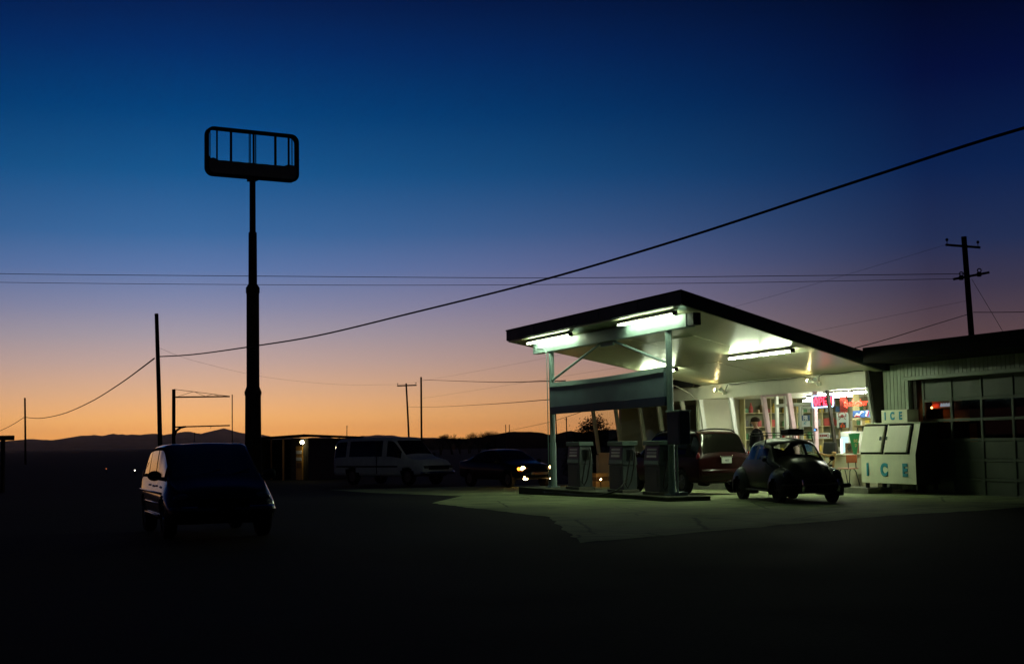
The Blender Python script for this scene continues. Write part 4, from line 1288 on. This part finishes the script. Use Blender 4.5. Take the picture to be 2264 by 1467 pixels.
# --- white van
van = thing('parked_van', 'long white passenger van parked by the road left of the sedan', 'van')
st = [(-2.85, .86, .5, .95, .88, 1.6, .74), (-2.82, .95, .42, 1.05, .95, 1.85, .78), (-2.5, .98, .4, 1.12, .97, 1.98, .8), (-1, .99, .4, 1.14, .97, 2.03, .82), (.6, .99, .4, 1.14, .97, 2.02, .82), (1.0, .99, .4, 1.13, .96, 1.93, .8),
      (1.75, .98, .41, 1.1, .94, 1.24, .86), (2.5, .96, .44, .98, .9, 1.06, .82), (2.78, .92, .48, .82, .86, .88, .74), (2.84, .86, .52, .76, .8, .8, .68)]
wh = [(1.85, .84, .37), (1.85, -.84, .37), (-1.65, .84, .37), (-1.65, -.84, .37)]
car_body(van, st, [('windshield', 5.08, 5.92, 5.12, 8, True), ('rear_window', 0.2, .95, 4.3, 8, True), ('side_window', 1.3, 2.35, 4.2, 4.85, False), ('side_window', 2.45, 2.98, 4.2, 4.85, False), ('side_window', 3.06, 3.75, 4.2, 4.85, False),
                   ('side_window', 3.95, 5.6, 4.2, 4.85, False)], wh, 'vanwhite', 'carglass', .38)
wheels_of(van, wh, .37, wdt=.22)
g = G(); g.box(2.78, 2.87, -.62, .62, .66, .84); g.build('grille', 'black', van, bevel=.01)
for y in (-.74, .74):
    g = G(); g.box(2.76, 2.86, y - .13, y + .13, .72, .84); g.build('headlight', 'lens_clear', van, bevel=.02)
    mirror(van, 1.45, y * 1.5, 1.3, 'black')
g = G(); g.tube(smooth([V((2.7, .92, .52)), V((2.92, .8, .52)), V((2.96, 0, .52)), V((2.92, -.8, .52)), V((2.7, -.92, .52))], 4), .07, 10); g.build('bumper', 'chrome', van)
g = G(); g.box(-2.6, 1.3, -1.01, -.985, .78, .84); g.build('side_moulding', 'rust', van)
g = G(); g.box(-.02, .02, -1.0, -.985, .5, 1.9); g.build('sliding_door_seam', 'black', van)
setrot(van, (-5.4, 63.5, gz(63.5)), radians(-41))

# --- dark sedan with its lamps on
sd = thing('parked_sedan', 'dark sedan with lit headlights and fog lamps facing the pumps', 'car')
st = [(-2.3, .74, .5, .86, .72, .9, .6), (-2.22, .84, .4, .98, .8, 1.01, .68), (-1.75, .88, .34, 1.0, .83, 1.06, .7), (-.95, .9, .31, .98, .84, 1.36, .58), (-.3, .9, .3, .96, .85, 1.41, .6), (.25, .9, .3, .94, .85, 1.36, .6),
      (1.1, .9, .3, .92, .84, .98, .74), (1.9, .87, .33, .8, .78, .85, .66), (2.25, .78, .4, .64, .68, .68, .52), (2.32, .68, .46, .56, .6, .59, .42)]
wh = [(1.42, .8, .33), (1.42, -.8, .33), (-1.38, .8, .33), (-1.38, -.8, .33)]
car_body(sd, st, [('windshield', 5.06, 5.92, 5.12, 8, True), ('rear_window', 2.1, 2.92, 5.12, 8, True), ('side_window', 2.6, 3.6, 4.14, 4.86, False), ('side_window', 3.72, 5.5, 4.14, 4.86, False), ('window_frame', 2.5, 5.6, 4.0, 4.98, False)], wh, 'sedanpaint', 'carglass', .34)
wheels_of(sd, wh, .33, wdt=.21)
for y in (-1, 1):
    g = G(); g.ball((2.06, y * .66, .71), .11, 14, (.7, 1.25, .6)); hl = g.build('headlight', 'lens_clear', sd)
    g = G(); g.cyl((2.12, y * .64, .71), (2.17, y * .63, .71), .105, .095, 14); g.build('lamp', 'head', hl)
    g = G(); g.ball((2.09, y * .8, .72), .06, 10); g.ball((2.15, y * .48, .7), .05, 10); g.build('marker_lamp', 'amber', hl)
    g = G(); g.cyl((2.2, y * .6, .4), (2.3, y * .6, .4), .1, .095, 14); g.build('fog_light', 'head', sd)
    mirror(sd, .8, y * 1.0, 1.0, 'sedanpaint')
g = G(); g.box(2.2, 2.36, -.4, .4, .48, .6); g.build('grille', 'chrome', sd, bevel=.02)
g = G(); g.tube(smooth([V((2.0, .8, .44)), V((2.24, .62, .42)), V((2.34, 0, .42)), V((2.24, -.62, .42)), V((2.0, -.8, .44))], 4), .075, 10); g.build('bumper', 'sedanpaint', sd)
setrot(sd, (-.3, 56.2, gz(56)), -pi / 2 + radians(33))

# ------------------------------------------------------------------ person
def skin(name, chains, m, parent, sub=2):
    """chains: list of lists of (point, radius); joined at shared points"""
    me = bpy.data.meshes.new(name)
    vs, es, rad, idx = [], [], [], {}
    for ch in chains:
        prev = None
        for p, r in ch:
            k = tuple(round(c, 4) for c in p)
            if k not in idx:
                idx[k] = len(vs); vs.append(p); rad.append(r if isinstance(r, tuple) else (r, r))
            if prev is not None:
                es.append((prev, idx[k]))
            prev = idx[k]
    me.from_pydata(vs, es, [])
    o = bpy.data.objects.new(name, me)
    COL.objects.link(o)
    md = o.modifiers.new('skin', 'SKIN')
    md.use_smooth_shade = True
    lay = me.skin_vertices[0].data if me.skin_vertices else None
    if lay is None:
        bpy.context.view_layer.objects.active = o
        bm = bmesh.new(); bm.from_mesh(me); bm.verts.layers.skin.verify(); bm.to_mesh(me); bm.free()
        lay = me.skin_vertices[0].data
    for i, sv in enumerate(lay):
        sv.radius = rad[i]
        sv.use_root = (i == 0)
    sb = o.modifiers.new('sub', 'SUBSURF')
    sb.levels = sb.render_levels = sub
    dg = bpy.context.evaluated_depsgraph_get()
    nm = bpy.data.meshes.new_from_object(o.evaluated_get(dg))
    nm.name = name
    bpy.data.objects.remove(o)
    nm.materials.clear(); nm.materials.append(M[m])
    nm.shade_smooth()
    o = bpy.data.objects.new(name, nm)
    COL.objects.link(o)
    if parent:
        o.parent = parent
    return o
# local: faces +x, y left, feet at z 0, height about 1.86 with the cap
pe = thing('person', 'person in a dark jacket and knit cap standing by the shop window', 'person')
def finger_set(side):
    hx, hy, hz = .12, side * .3, .86
    out = []
    for k, (dx, L) in enumerate(((.03, .075), (.012, .085), (-.008, .08), (-.026, .062))):
        out.append([((hx + .01, hy, hz - .05), .03), ((hx + dx + .012, hy, hz - .095), .011), ((hx + dx + .018, hy - side * .008, hz - .1 - L * .5), .009), ((hx + dx + .018, hy - side * .028, hz - .1 - L), .008)])
    out.append([((hx + .01, hy, hz - .05), .03), ((hx + .052, hy - side * .014, hz - .07), .012), ((hx + .066, hy - side * .03, hz - .115), .01)])
    return out
ch = [[((0, 0, .98), (.15, .12)), ((0, 0, 1.15), (.15, .11)), ((-.01, 0, 1.35), (.18, .12)), ((-.01, 0, 1.5), (.12, .09)), ((.01, 0, 1.58), .055), ((.03, 0, 1.66), .06), ((.045, 0, 1.74), (.078, .095)), ((.035, 0, 1.8), (.075, .088))]]
for sd_ in (1, -1):
    ch.append([((0, 0, .98), (.15, .12)), ((.0, sd_ * .1, .88), .09), ((.01, sd_ * .11, .5), .06), ((-.02, sd_ * .12, .12), .042), ((.0, sd_ * .12, .05), .045), ((.12, sd_ * .13, .035), .035)])
    ch.append([((-.01, 0, 1.5), (.12, .09)), ((-.01, sd_ * .2, 1.47), .062), ((-.03, sd_ * .27, 1.2), .046), ((.08, sd_ * .29, .95), .034), ((.12, sd_ * .3, .86), (.02, .034)), ((.13, sd_ * .3, .81), .03)])
bodyo = skin('body', ch, 'skin', pe)
for sd_ in (1, -1):
    pass
g = G()
for sd_ in (1, -1):
    for c_ in finger_set(sd_):
        g.tube([p for p, r in c_], [min(r, .012) for p, r in c_], 7)
g.build('fingers', 'skin', pe)
g = G()
g.hexa([V((.11, -.014, 1.70)), V((.11, .014, 1.70)), V((.1, .01, 1.765)), V((.1, -.01, 1.765)), V((.15, -.013, 1.705)), V((.15, .013, 1.705)), V((.115, .007, 1.765)), V((.115, -.007, 1.765))])
g.build('nose', 'skin', bodyo, bevel=.005)
g = G()
for y in (-.03, .03):
    g.ball((.112, y, 1.755), .011, 10)
g.build('eyes', 'ink', bodyo)
g = G(); g.ball((.112, 0, 1.675), .012, 10, (.6, 2.2, .5)); g.build('mouth', 'redink', bodyo)
for y in (-.088, .088):
    g = G(); g.ball((.03, y, 1.735), .03, 12, (.7, .4, 1.15)); g.build('ear', 'skin', bodyo)
ch = [[((0, 0, .9), (.19, .15)), ((0, 0, 1.12), (.19, .145)), ((-.015, 0, 1.35), (.21, .15)), ((-.015, 0, 1.5), (.15, .115)), ((0, 0, 1.575), (.085, .08))]]
for sd_ in (1, -1):
    ch.append([((-.015, 0, 1.5), (.15, .115)), ((-.015, sd_ * .21, 1.47), .085), ((-.035, sd_ * .275, 1.2), .068), ((.075, sd_ * .292, .97), .055), ((.1, sd_ * .296, .92), .05)])
skin('jacket', ch, 'jacket', pe)
ch = []
for sd_ in (1, -1):
    ch.append([((0, 0, .96), (.17, .14)), ((.0, sd_ * .105, .85), .11), ((.01, sd_ * .115, .5), .082), ((-.02, sd_ * .12, .12), .065), ((-.02, sd_ * .12, .07), .062)])
skin('trousers', ch, 'trousers', pe)
for sd_ in (1, -1):
    g = G(); g.ball((.06, sd_ * .125, .045), .05, 14, (2.6, 1.0, .9)); g.build('shoe', 'black', pe)
g = G(); g.ball((.02, 0, 1.8), .115, 18, (1.05, .88, .8)); g.v = [(x, y, max(z, 1.765)) for x, y, z in g.v]; g.torus((.022, 0, 1.772), .102, .02, 'z', 22, 8); g.build('knit_cap', 'cap', pe)
pe.location = SW(6.95, 6.45, .15)
pe.scale = (1.18, 1.18, 1.06)
pe.rotation_euler = (0, 0, radians(180 - 8))
# ------------------------------------------------------------------ tall empty pylon sign
D = 70.0
def zpx(x, y, d):
    return at(x, y, d).z
pb_ = at(559.5, 900, D)
py = thing('pylon_sign', 'tall empty roadside pylon sign with a gutted rounded frame on a stepped pole', 'sign', (pb_.x, pb_.y, 0), radians(31))
r_ = D / FPX
g = G(); g.cyl((0, 0, -.05), (0, 0, zpx(560, 868, D)), 18.3 * r_, 17.2 * r_, 28); pole = g.build('pole', 'rust', py)
def seg(y0, y1, w0, w1, nm):
    g = G(); g.cyl((0, 0, zpx(560, y0, D)), (0, 0, zpx(560, y1, D)), w0 * r_, w1 * r_, 28); return g.build(nm, 'rust', pole)
seg(873, 866, 18.6, 18.6, 'collar'); seg(866, 855, 18.6, 14.5, 'collar')
seg(855, 646, 14.2, 13.9, 'pole_segment'); seg(648, 636, 15.2, 15.2, 'collar'); seg(636, 629, 15.2, 10.5, 'collar')
seg(630, 514, 9.6, 9.2, 'pole_segment'); seg(514, 396, 6.9, 6.6, 'pole_segment')
zb, zt = zpx(560, 396, D), zpx(560, 289.5, D)
hw_, hh_ = 2.42, (zt - zb) / 2
zm = (zt + zb) / 2
def rrect(w, h, r, n=6):
    out = []
    for cx_, cz_, a0 in ((w - r, h - r, 0), (-w + r, h - r, 90), (-w + r, -h + r, 180), (w - r, -h + r, 270)):
        for k in range(n + 1):
            a = radians(a0 + 90 * k / n)
            out.append((cx_ + r * cos(a), zm + cz_ + r * sin(a)))
    return out
o_, i_ = rrect(hw_, hh_, .4), rrect(hw_ - .13, hh_ - .14, .28)
g = G()
n = len(o_)
for y in (-.17, .17):
    g.v += [(x, y, z) for x, z in o_] + [(x, y, z) for x, z in i_]
for k in range(n):
    k2 = (k + 1) % n
    a, b, c_, d_ = k, k2, n + k2, n + k
    g.f += [(a, b, c_, d_), (2 * n + a, 2 * n + d_, 2 * n + c_, 2 * n + b), (a, 2 * n + a, 2 * n + b, b), (d_, c_, 2 * n + c_, 2 * n + d_)]
g.build('sign_frame', 'rust', py)
z0s, z1s = zm - hh_ + .12, zm - hh_ + .78
for y in (-.15, .11):
    g = G()
    nn = 20
    top = [(-hw_ + .1 + (2 * hw_ - .2) * k / nn, z1s + (.008 * sin(k * 2.1) if y < 0 else 0)) for k in range(nn + 1)]
    g.prism([V((x, y, z)) for x, z in top] + [V((hw_ - .1, y, z0s)), V((-hw_ + .1, y, z0s))], (0, .04, 0))
    g.build('panel', 'torn' if y < 0 else 'rust', py)
W2 = 2 * hw_
for f, w_, y in ((.055, .016, .1), (.112, .035, -.12), (.262, .055, -.1), (.468, .014, .05), (.484, .014, .08), (.505, .045, -.1), (.543, .02, .1), (.742, .058, -.1), (.889, .045, -.1), (.943, .016, .1)):
    x = -hw_ + W2 * f
    g = G(); g.box(x - w_, x + w_, y - .03, y + .03, z1s - .1, zm + hh_ - .15); g.build('mullion', 'rust', py)
for sx in (-1, 1):
    g = G()
    pts = [(sx * (hw_ - .16), z1s), (sx * (hw_ - .9), z1s), (sx * (hw_ - .7), z1s + .05), (sx * (hw_ - .45), z1s + .16), (sx * (hw_ - .3), z1s + .12), (sx * (hw_ - .16), z1s + (.3 if sx < 0 else .12))]
    g.prism([V((x, .1, z)) for x, z in pts], (0, .012, 0)); g.build('torn_panel', 'torn', py)
g = G(); g.box(-.2, .2, -.26, .26, zb - .1, zb + .1); g.build('mount', 'rust', py)

# ------------------------------------------------------------------ wooden poles
def wpole(label, xb, xt, yt, d, rb, rtp, arms=(), lean=True, group='utility poles along the road', yb=None):
    top = at(xt, yt, d)
    base = at(xb, 985, d)
    p = thing('utility_pole', label, 'utility pole', (base.x, d, 0), 0, group)
    g = G()
    g.tube([V((0, 0, -1.6)), V(((top.x - base.x) * .5, 0, top.z * .5)), V((top.x - base.x, 0, top.z))], [rb, (rb + rtp) / 2, rtp], 12)
    g.build('pole', 'wood_pole', p)
    for (xa, ya, xc, yc, th_, ins) in arms:
        a, c_ = at(xa, ya, d - .2), at(xc, yc, d - .2)
        o = V((base.x, d, 0))
        g = G()
        dv = (c_ - a).normalized()
        nz = V((0, 0, 1))
        u = nz - dv * nz.dot(dv)
        u.normalize()
        w = dv.cross(u)
        g.hexa([a - o - u * th_ - w * th_, c_ - o - u * th_ - w * th_, c_ - o - u * th_ + w * th_, a - o - u * th_ + w * th_, a - o + u * th_ - w * th_, c_ - o + u * th_ - w * th_, c_ - o + u * th_ + w * th_, a - o + u * th_ + w * th_])
        am = g.build('crossarm', 'wood_pole', p)
        for f, kind in ins:
            q = a + (c_ - a) * f - o
            g = G()
            if kind == 'pin':
                g.cyl(q + V((0, 0, th_)), q + V((0, 0, th_ + .16)), .02, n=6)
                g.ball(q + V((0, 0, th_ + .22)), .08, 10, (1, 1, 1.1))
            elif kind == 'can':
                g.cyl(q + V((0, -.1, -.12)), q + V((0, -.1, .1)), .12, n=10)
                g.torus(q + V((.02, -.1, .2)), .1, .03, 'y', 12, 6)
            else:
                g.tube([q, q + V((kind[0], 0, kind[1]))], .02, 5)
            g.build('insulator', 'black', am)
    return p
wpole('tall bare wooden pole left of the pylon holding the thick cable', 357, 346, 693, 86, .145, .115)
wpole('far wooden pole at the left edge of the mountains', 57, 55, 879, 232, .17, .14)
wpole('thin crossarm pole standing beside a thicker pole above the van', 906, 898, 847, 206, .15, .12,
      [(878, 852.5, 921, 851, .09, [(.03, 'pin'), (.97, 'pin'), (.35, (.0, -.01))])])
wpole('thick plain pole just right of the thin crossarm pole above the van', 932, 931, 833, 190, .14, .12)
wpole('short distant pole rising behind the low shed', 767, 767, 940, 420, .13, .11)
wpole('left one of two short poles by the bare trees', 1119, 1118, 938, 420, .13, .11)
wpole('right one of two short poles by the bare trees', 1127, 1126, 938, 430, .13, .11)
wpole('slim pole seen under the sign panel by the canopy post', 1232, 1228, 905, 260, .12, .1)
wpole('small transformer pole seen under the sign panel', 1254, 1252, 922, 300, .13, .11, [(1248, 926, 1253, 928, .05, [(.9, 'can')])])
rp = wpole('large leaning pole with two crossarms rising behind the garage roof', 2168, 2131, 523, 75, .175, .14,
           [(2091, 541, 2167, 547, .055, [(.04, 'pin'), (.94, 'pin')]), (2108, 617, 2187, 602, .06, [(.2, 'can'), (.7, 'can')])])
wpole('near wooden pole holding the thick cable outside the right edge', 2760, 2740, 150, 23, .15, .13)
wpole('wooden pole holding the thin wires beyond the left edge', -420, -424, 560, 88, .15, .12)

def wire(label, pts, r, name='power_line', sagn=8):
    g = G()
    g.tube(smooth(pts, sagn) if len(pts) > 2 else pts, r, 6)
    return tag(g.build(name, 'wire'), label, 'wire', None)
# thick cable: from the tall bare pole, rising over the forecourt towards the camera side
dl = lambda f: 86 * (23 / 86) ** f
wp = [(350, 788, 86), (430, 783, 78), (560, 765, 68), (700, 742, 60), (905, 693, 51), (1188, 622, 42.5), (1500, 530, 36), (1900, 399, 30), (2264, 283, 26), (2740, 160, 23)]
g = G(); ps = [at(x, y, d) for x, y, d in wp]; g.tube(smooth(ps, 6), .032, 8)
tag(g.build('overhead_cable', 'wire'), 'thick black cable sweeping up across the sky to the right', 'cable')
wire('sagging cable between the far left pole and the tall bare pole', [at(57, 922, 232), at(90, 924, 214), at(140, 914, 190), at(200, 888, 156), (at(265, 848, 122)), at(341, 792, 86)], .05)
wire('short cable running off to the left from the far pole', [at(-40, 968, 300), at(15, 945, 262), at(55, 921, 232)], .05)
wire('upper of two thin wires crossing the whole sky level', [at(-424, 596, 88), at(12, 605, 85), at(560, 610, 82), at(1190, 614, 79), (at(1700, 610, 77)), at(2130, 605, 75)], .017)
wire('lower of two thin wires crossing the whole sky level', [at(-424, 615, 88), at(12, 624, 85), at(560, 629, 82), at(1000, 630, 80), at(1600, 625, 77.5), at(2112, 616, 75)], .014)
wire('service wire dropping from the right hand pole to the shop roof', [at(2142, 694, 75), at(2050, 722, 66), at(1960, 750, 56), at(1890, 769, 46)], .016)
wire('wire leaving the right hand pole towards the right edge', [at(2152, 690, 75), at(2220, 690, 72), at(2330, 688, 68), at(2480, 684, 63)], .018)
wire('guy wire slanting down from the right hand pole', [at(2148, 616, 75), at(2214, 727, 75), at(2290, 860, 75), at(2345, 968, 75)], .012)
wire('faint wire from the right hand pole down towards the canopy', [at(2140, 664, 75), at(1900, 712, 85), at(1500, 790, 110), at(1000, 870, 160), at(932, 880, 190)], .006)
wire('faint upper wire fanning left from the right hand pole', [at(2094, 540, 75), at(1800, 628, 85), at(1500, 712, 100), at(1210, 790, 130), at(880, 851, 206)], .006)
wire('wire from the thick pole to the canopy post', [at(934, 839, 190), at(1080, 844, 110), at(1212, 842, 60), at(1250, 841, 52)], .022)
wire('thin lower wire from the crossarm pole to the canopy', [at(903, 899, 206), at(960, 899, 150), at(1080, 893, 85), at(1212, 883, 52), at(1300, 876, 46)], .014)
wire('faint wire slanting from the tall bare pole past the pylon', [at(350, 768, 86), at(440, 800, 110), at(600, 835, 150), at(760, 850, 190), at(898, 849, 206)], .008)
wire('faint wire from the two short poles up towards the canopy post', [at(1127, 951, 430), at(1200, 936, 300), at(1240, 925, 200), at(1300, 905, 150)], .03)

# ------------------------------------------------------------------ empty billboard bracket beside the pole
d = 118
b0 = at(384, 985, d)
sb_ = thing('sign_bracket', 'empty post and arm sign frame with a thin truss right of the bare pole', 'sign frame', (b0.x, d, 0))
o = V((b0.x, d, 0))
def Q(x, y, dd=d):
    return at(x, y, dd) - o
g = G(); g.box(-.12, .12, -.12, .12, -.2, Q(384, 860).z); g.build('post', 'rust', sb_)
def bar(nm, a, b, r):
    g = G(); g.cyl(a, b, r, n=6); g.build(nm, 'rust', sb_)
bar('arm', Q(384, 877.5), Q(508, 876), .06); bar('arm', Q(384, 943.5), Q(508, 940), .055)
bar('truss_rod', Q(385, 860), Q(508, 875.5), .022)
for p in ((390, 877, 428, 865), (428, 865, 455, 876), (455, 876, 470, 870.5), (470, 870.5, 487, 876)):
    bar('truss_rod', Q(p[0], p[1]), Q(p[2], p[3]), .016)
g = G(); g.tube(smooth([Q(385, 962), Q(390, 952), Q(400, 945), Q(412, 942.5)], 4), [.12] * 4 + [.1] * 4 + [.08] * 4 + [.05], 8); g.build('curved_bracket', 'rust', sb_)
for x in (404, 466):
    bar('hanger', Q(x, 942), Q(x, 947), .02)
t = thing('thin_pole', 'thin steel pole standing at the end of the empty sign frame', 'pole', (at(513.5, 985, 116).x, 116, 0))
g = G(); g.cyl((0, 0, -.2), (0, 0, at(513.5, 874, 116).z), .04, n=8); g.build('shaft', 'rust', t)
g = G(); g.ball((0, 0, at(513.5, 873, 116).z), .055, 8); g.build('cap', 'rust', t)
t = thing('antenna_pole', 'short far antenna pole in front of the highest mountain', 'antenna', (at(430, 985, 330).x, 330, 0))
zt_ = at(430, 955, 330).z
g = G(); g.cyl((0, 0, -.2), (0, 0, zt_), .08, n=6); g.build('mast', 'rust', t)
g = G(); g.box(-.1, 1.4, -.03, .03, zt_ - .35, zt_ - .25); g.build('arm', 'rust', t)

# ------------------------------------------------------------------ low shed with a lamp
ca = at(676, 985, 78)
cl, crr = at(572, 990, 84), at(790, 990, 88)
ca.z = 0
ang = atan2(-(ca.y - cl.y), ca.x - cl.x)
sh = thing('shed', 'low dark shed with a lit doorway corner behind the van', 'shed', (ca.x, ca.y, gz(ca.y) - .05))
P0, P1, P2 = V((0, 0, 0)), V((cl.x - ca.x, cl.y - ca.y, 0)), V((crr.x - ca.x, crr.y - ca.y, 0))
P3 = P1 + P2
hz = at(676, 966, ca.y).z - gz(ca.y)
g = G()
def wall(a, b, h0, h1, th_=.15):
    nrm_ = (b - a).cross(V((0, 0, 1))).normalized() * th_
    g.hexa([a, b, b + nrm_, a + nrm_, a + V((0, 0, h0)), b + V((0, 0, h1)), b + nrm_ + V((0, 0, h1)), a + nrm_ + V((0, 0, h0))])
wall(P0, P1 * .3, hz, hz); wall(P2, P0, hz, hz); wall(P1 + P2 * .5, P1, hz, hz); wall(P2, P3, hz, hz); wall(P1 * .32 + P2 * .3, P1 + P2 * .3, hz, hz)
g.build('wall', 'darkwood', sh)
g = G()
e1_, e2_ = P1.normalized(), P2.normalized()
q = [P0 - e1_ * .6 - e2_ * 1.0, P1 + e1_ * .4 - e2_ * 1.0, P3 + e1_ * .4 + e2_ * .4, P2 - e1_ * .6 + e2_ * .4]
zo = gz(ca.y) - .05
zs = [at(706, 958.5, (ca.y + q[0].y)).z - zo, at(575, 967, (ca.y + q[1].y)).z - zo, hz + .3, hz + .1]
g.hexa([p + V((0, 0, z)) for p, z in zip(q, [z - .14 for z in zs])] + [p + V((0, 0, z)) for p, z in zip(q, zs)])
g.build('roof', 'roofdark', sh)
for f in (.36, .62, .97):
    g = G(); p = P1 * f - e2_ * .8; g.box(p.x - .05, p.x + .05, p.y - .05, p.y + .05, 0, hz + .0); g.build('porch_post', 'brown', sh)
t = thing('yellow_board', 'yellow door board with two white sheets lit by the shed lamp', 'board', (ca.x, ca.y, 0), atan2(P1.y, P1.x) + pi)
wb_ = .62
g = G(); g.box(-wb_ - .62, -.34, -.06, -.01, gz(ca.y) + .02, at(650, 986, ca.y).z); g.build('board', 'yellow', t)
zz = lambda y: at(650, y, ca.y).z
g = G(); g.box(-wb_ - .58, -.42, -.075, -.062, zz(1003), zz(996)); g.build('white_sheet', 'paper', t)
g = G(); g.box(-wb_ - .58, -.46, -.075, -.062, zz(1018), zz(1011)); g.build('white_sheet', 'paper', t)
g = G(); g.box(-wb_ - .5, -.42, -.072, -.062, zz(1034), zz(1023)); g.build('brown_sheet', 'brown', t)
t = thing('yard_lamp', 'bare bright lamp on the shed corner above the yellow board', 'lamp', (ca.x - .2, ca.y - .45, 0))
zl = at(668, 977, ca.y - .45).z
xl = at(668, 977, ca.y - .45).x - (ca.x - .2)
g = G(); g.ball((xl, 0, zl), .1, 14); g.build('bulb', 'shedlamp', t)
g = G(); g.tube([(xl, .0, zl + .06), (xl, .02, zl + .15), (xl + .1, .3, zl + .17)], .02, 6); g.build('bracket', 'rust', t)
for (x, y, dd, lab, mt) in ((298, 1039, 84, 'tiny white lamp low on the dark ground left of the car', 'lampfar'), (235, 1035.5, 88, 'tiny reddish lamp low on the dark ground at the far left', 'lampred')):
    p = at(x, y, dd)
    t = thing('ground_lamp', lab, 'lamp', (p.x, p.y, 0))
    g = G(); g.ball((0, 0, p.z), .035, 10); g.build('bulb', mt, t)
    g = G(); g.cyl((0, .05, -.05), (0, .05, p.z + .05), .02, n=6); g.build('stake', 'rust', t)
# dark cargo box just inside the left edge
t = thing('roadside_cabinet', 'dark boxy cabinet on a post at the far left edge', 'cabinet', (at(14, 985, 60).x, 60, 0))
p0, p1 = at(0, 973, 60), at(27, 962, 60)
g = G(); g.box(-.5, .24, -.3, .3, p0.z, p1.z + .0); g.build('box', 'rust', t, bevel=.01)
g = G(); g.box(-.2, -.08, -.1, .1, -.6, p0.z); g.build('post', 'rust', t)

# crates lit warm between the first two pumps, far end of the walk
lx = at(1312, 1000, 53); lx.z = gz(53)
t = thing('crate_stack', 'warm lit carton stack seen between the first two pumps', 'cartons', (lx.x, lx.y, lx.z), .5)
g = G(); g.box(-.05, .55, -.2, .2, 0, .22); g.build('carton', 'crate', t, bevel=.01)
g = G(); g.box(0, .5, -.18, .2, .222, .38); g.build('carton', 'brown', t, bevel=.01)
g = G(); g.box(-.02, .52, -.2, .18, .382, .52); g.build('carton', 'crate', t, bevel=.01)
t2 = thing('marker_lamp', 'small white lamp beside the warm lit carton stack', 'lamp', (lx.x + .22, lx.y - .55, lx.z))
g = G(); g.ball((0, 0, .3), .028, 10); g.build('bulb', emis('warm_marker_bulb', (1, .6, .25), 60), t2)
g = G(); g.cyl((0, .04, 0), (0, .04, .28), .015, n=6); g.build('stake', 'rust', t2)

# ------------------------------------------------------------------ bare trees and the dark evergreen
def bare_tree(label, xpx, ytop, dd, spread, seed):
    rnd = random.Random(seed)
    base = at(xpx, 985, dd)
    Ht = at(xpx, ytop, dd).z + 1.0
    t = thing('bare_tree', label, 'tree', (base.x, dd, -1.0), 0, 'bare trees on the skyline')
    tr, br = G(), G()
    def grow(p, dv, L, r, lv):
        q = p + dv * L
        mid = (p + q) / 2 + V((rnd.uniform(-1, 1), rnd.uniform(-1, 1), 0)) * L * .06
        (tr if lv < 1 else br).tube([p, mid, q], [r, r * .85, r * .7], 5 if lv < 2 else 3)
        if lv >= 5:
            return
        for k in range(3 if lv < 4 else 2):
            a = rnd.uniform(0, 2 * pi)
            sp = rnd.uniform(.35, .8) * spread
            nd = (dv + V((cos(a) * sp, sin(a) * sp, rnd.uniform(-.1, .3)))).normalized()
            grow(q, nd, L * rnd.uniform(.62, .82), r * .62, lv + 1)
    for k in range(3):
        grow(V((rnd.uniform(-.2, .2), 0, 0)), V((rnd.uniform(-.35, .35), rnd.uniform(-.2, .2), 1)).normalized(), Ht * .29, .12, 0)
    tr.build('trunk', 'bark', t, smooth=0, normals=False)
    br.build('branches', 'bark', t, smooth=0, normals=False)
for i, (x, yt, sp, lab) in enumerate(((975, 956, 1.0, 'small bare tree at the left end of the skyline row'), (1000, 953, 1.0, 'rounded bare tree standing clear of the skyline row'),
                                       (1018, 960, .9, 'low bare tree in the gap of the skyline row'), (1038, 952, 1.0, 'bare tree just right of the gap in the skyline row'),
                                       (1060, 949, 1.0, 'bare tree in the middle of the dense skyline clump'), (1078, 947, 1.0, 'tall bare tree in the dense skyline clump'),
                                       (1098, 945, 1.05, 'tallest bare tree at the right end of the skyline row'))):
    bare_tree(lab, x, yt, 300 + 12 * i, sp, 40 + i)
def evergreen(label, c, ht, rad, seed):
    rnd = random.Random(seed)
    t = thing('evergreen_shrub', label, 'tree', c)
    g = G(); g.tube([(0, 0, -.1), (.05, 0, ht * .5), (0, 0, ht * .85)], [.1, .07, .03], 7)
    for k in range(10):
        a, z = rnd.uniform(0, 2 * pi), rnd.uniform(.2, .75) * ht
        g.tube([(0, 0, z), (cos(a) * rad * .5, sin(a) * rad * .5, z + .3)], [.03, .012], 5)
    g.build('trunk', 'bark', t)
    g = G()
    for k in range(130):
        z = rnd.uniform(.08, 1) * ht
        rr_ = rad * (1 - (z / ht) ** 2.2) ** .5 * rnd.uniform(.55, 1.08) + .1
        a = rnd.uniform(0, 2 * pi)
        cc = V((cos(a) * rr_, sin(a) * rr_, z))
        for q in range(44):
            o_2 = V((rnd.gauss(0, .17), rnd.gauss(0, .17), rnd.gauss(0, .15)))
            u = V((rnd.uniform(-1, 1), rnd.uniform(-1, 1), rnd.uniform(-1, 1))).normalized() * rnd.uniform(.03, .065)
            v = u.orthogonal().normalized() * rnd.uniform(.018, .035)
            p = cc + o_2
            g.quad(p - u, p + v, p + u, p - v)
    g.build('foliage', 'leaf', t, smooth=0, normals=False)
q = at(1318, 985, 66)
evergreen('dark evergreen shrub behind the far end of the shop, tallest', (q.x, 66, -.35), 2.75, .95, 1)
q = at(1290, 985, 67)
evergreen('low dark evergreen shrub left of the taller one behind the shop', (q.x, 67, -.35), 2.0, .75, 2)
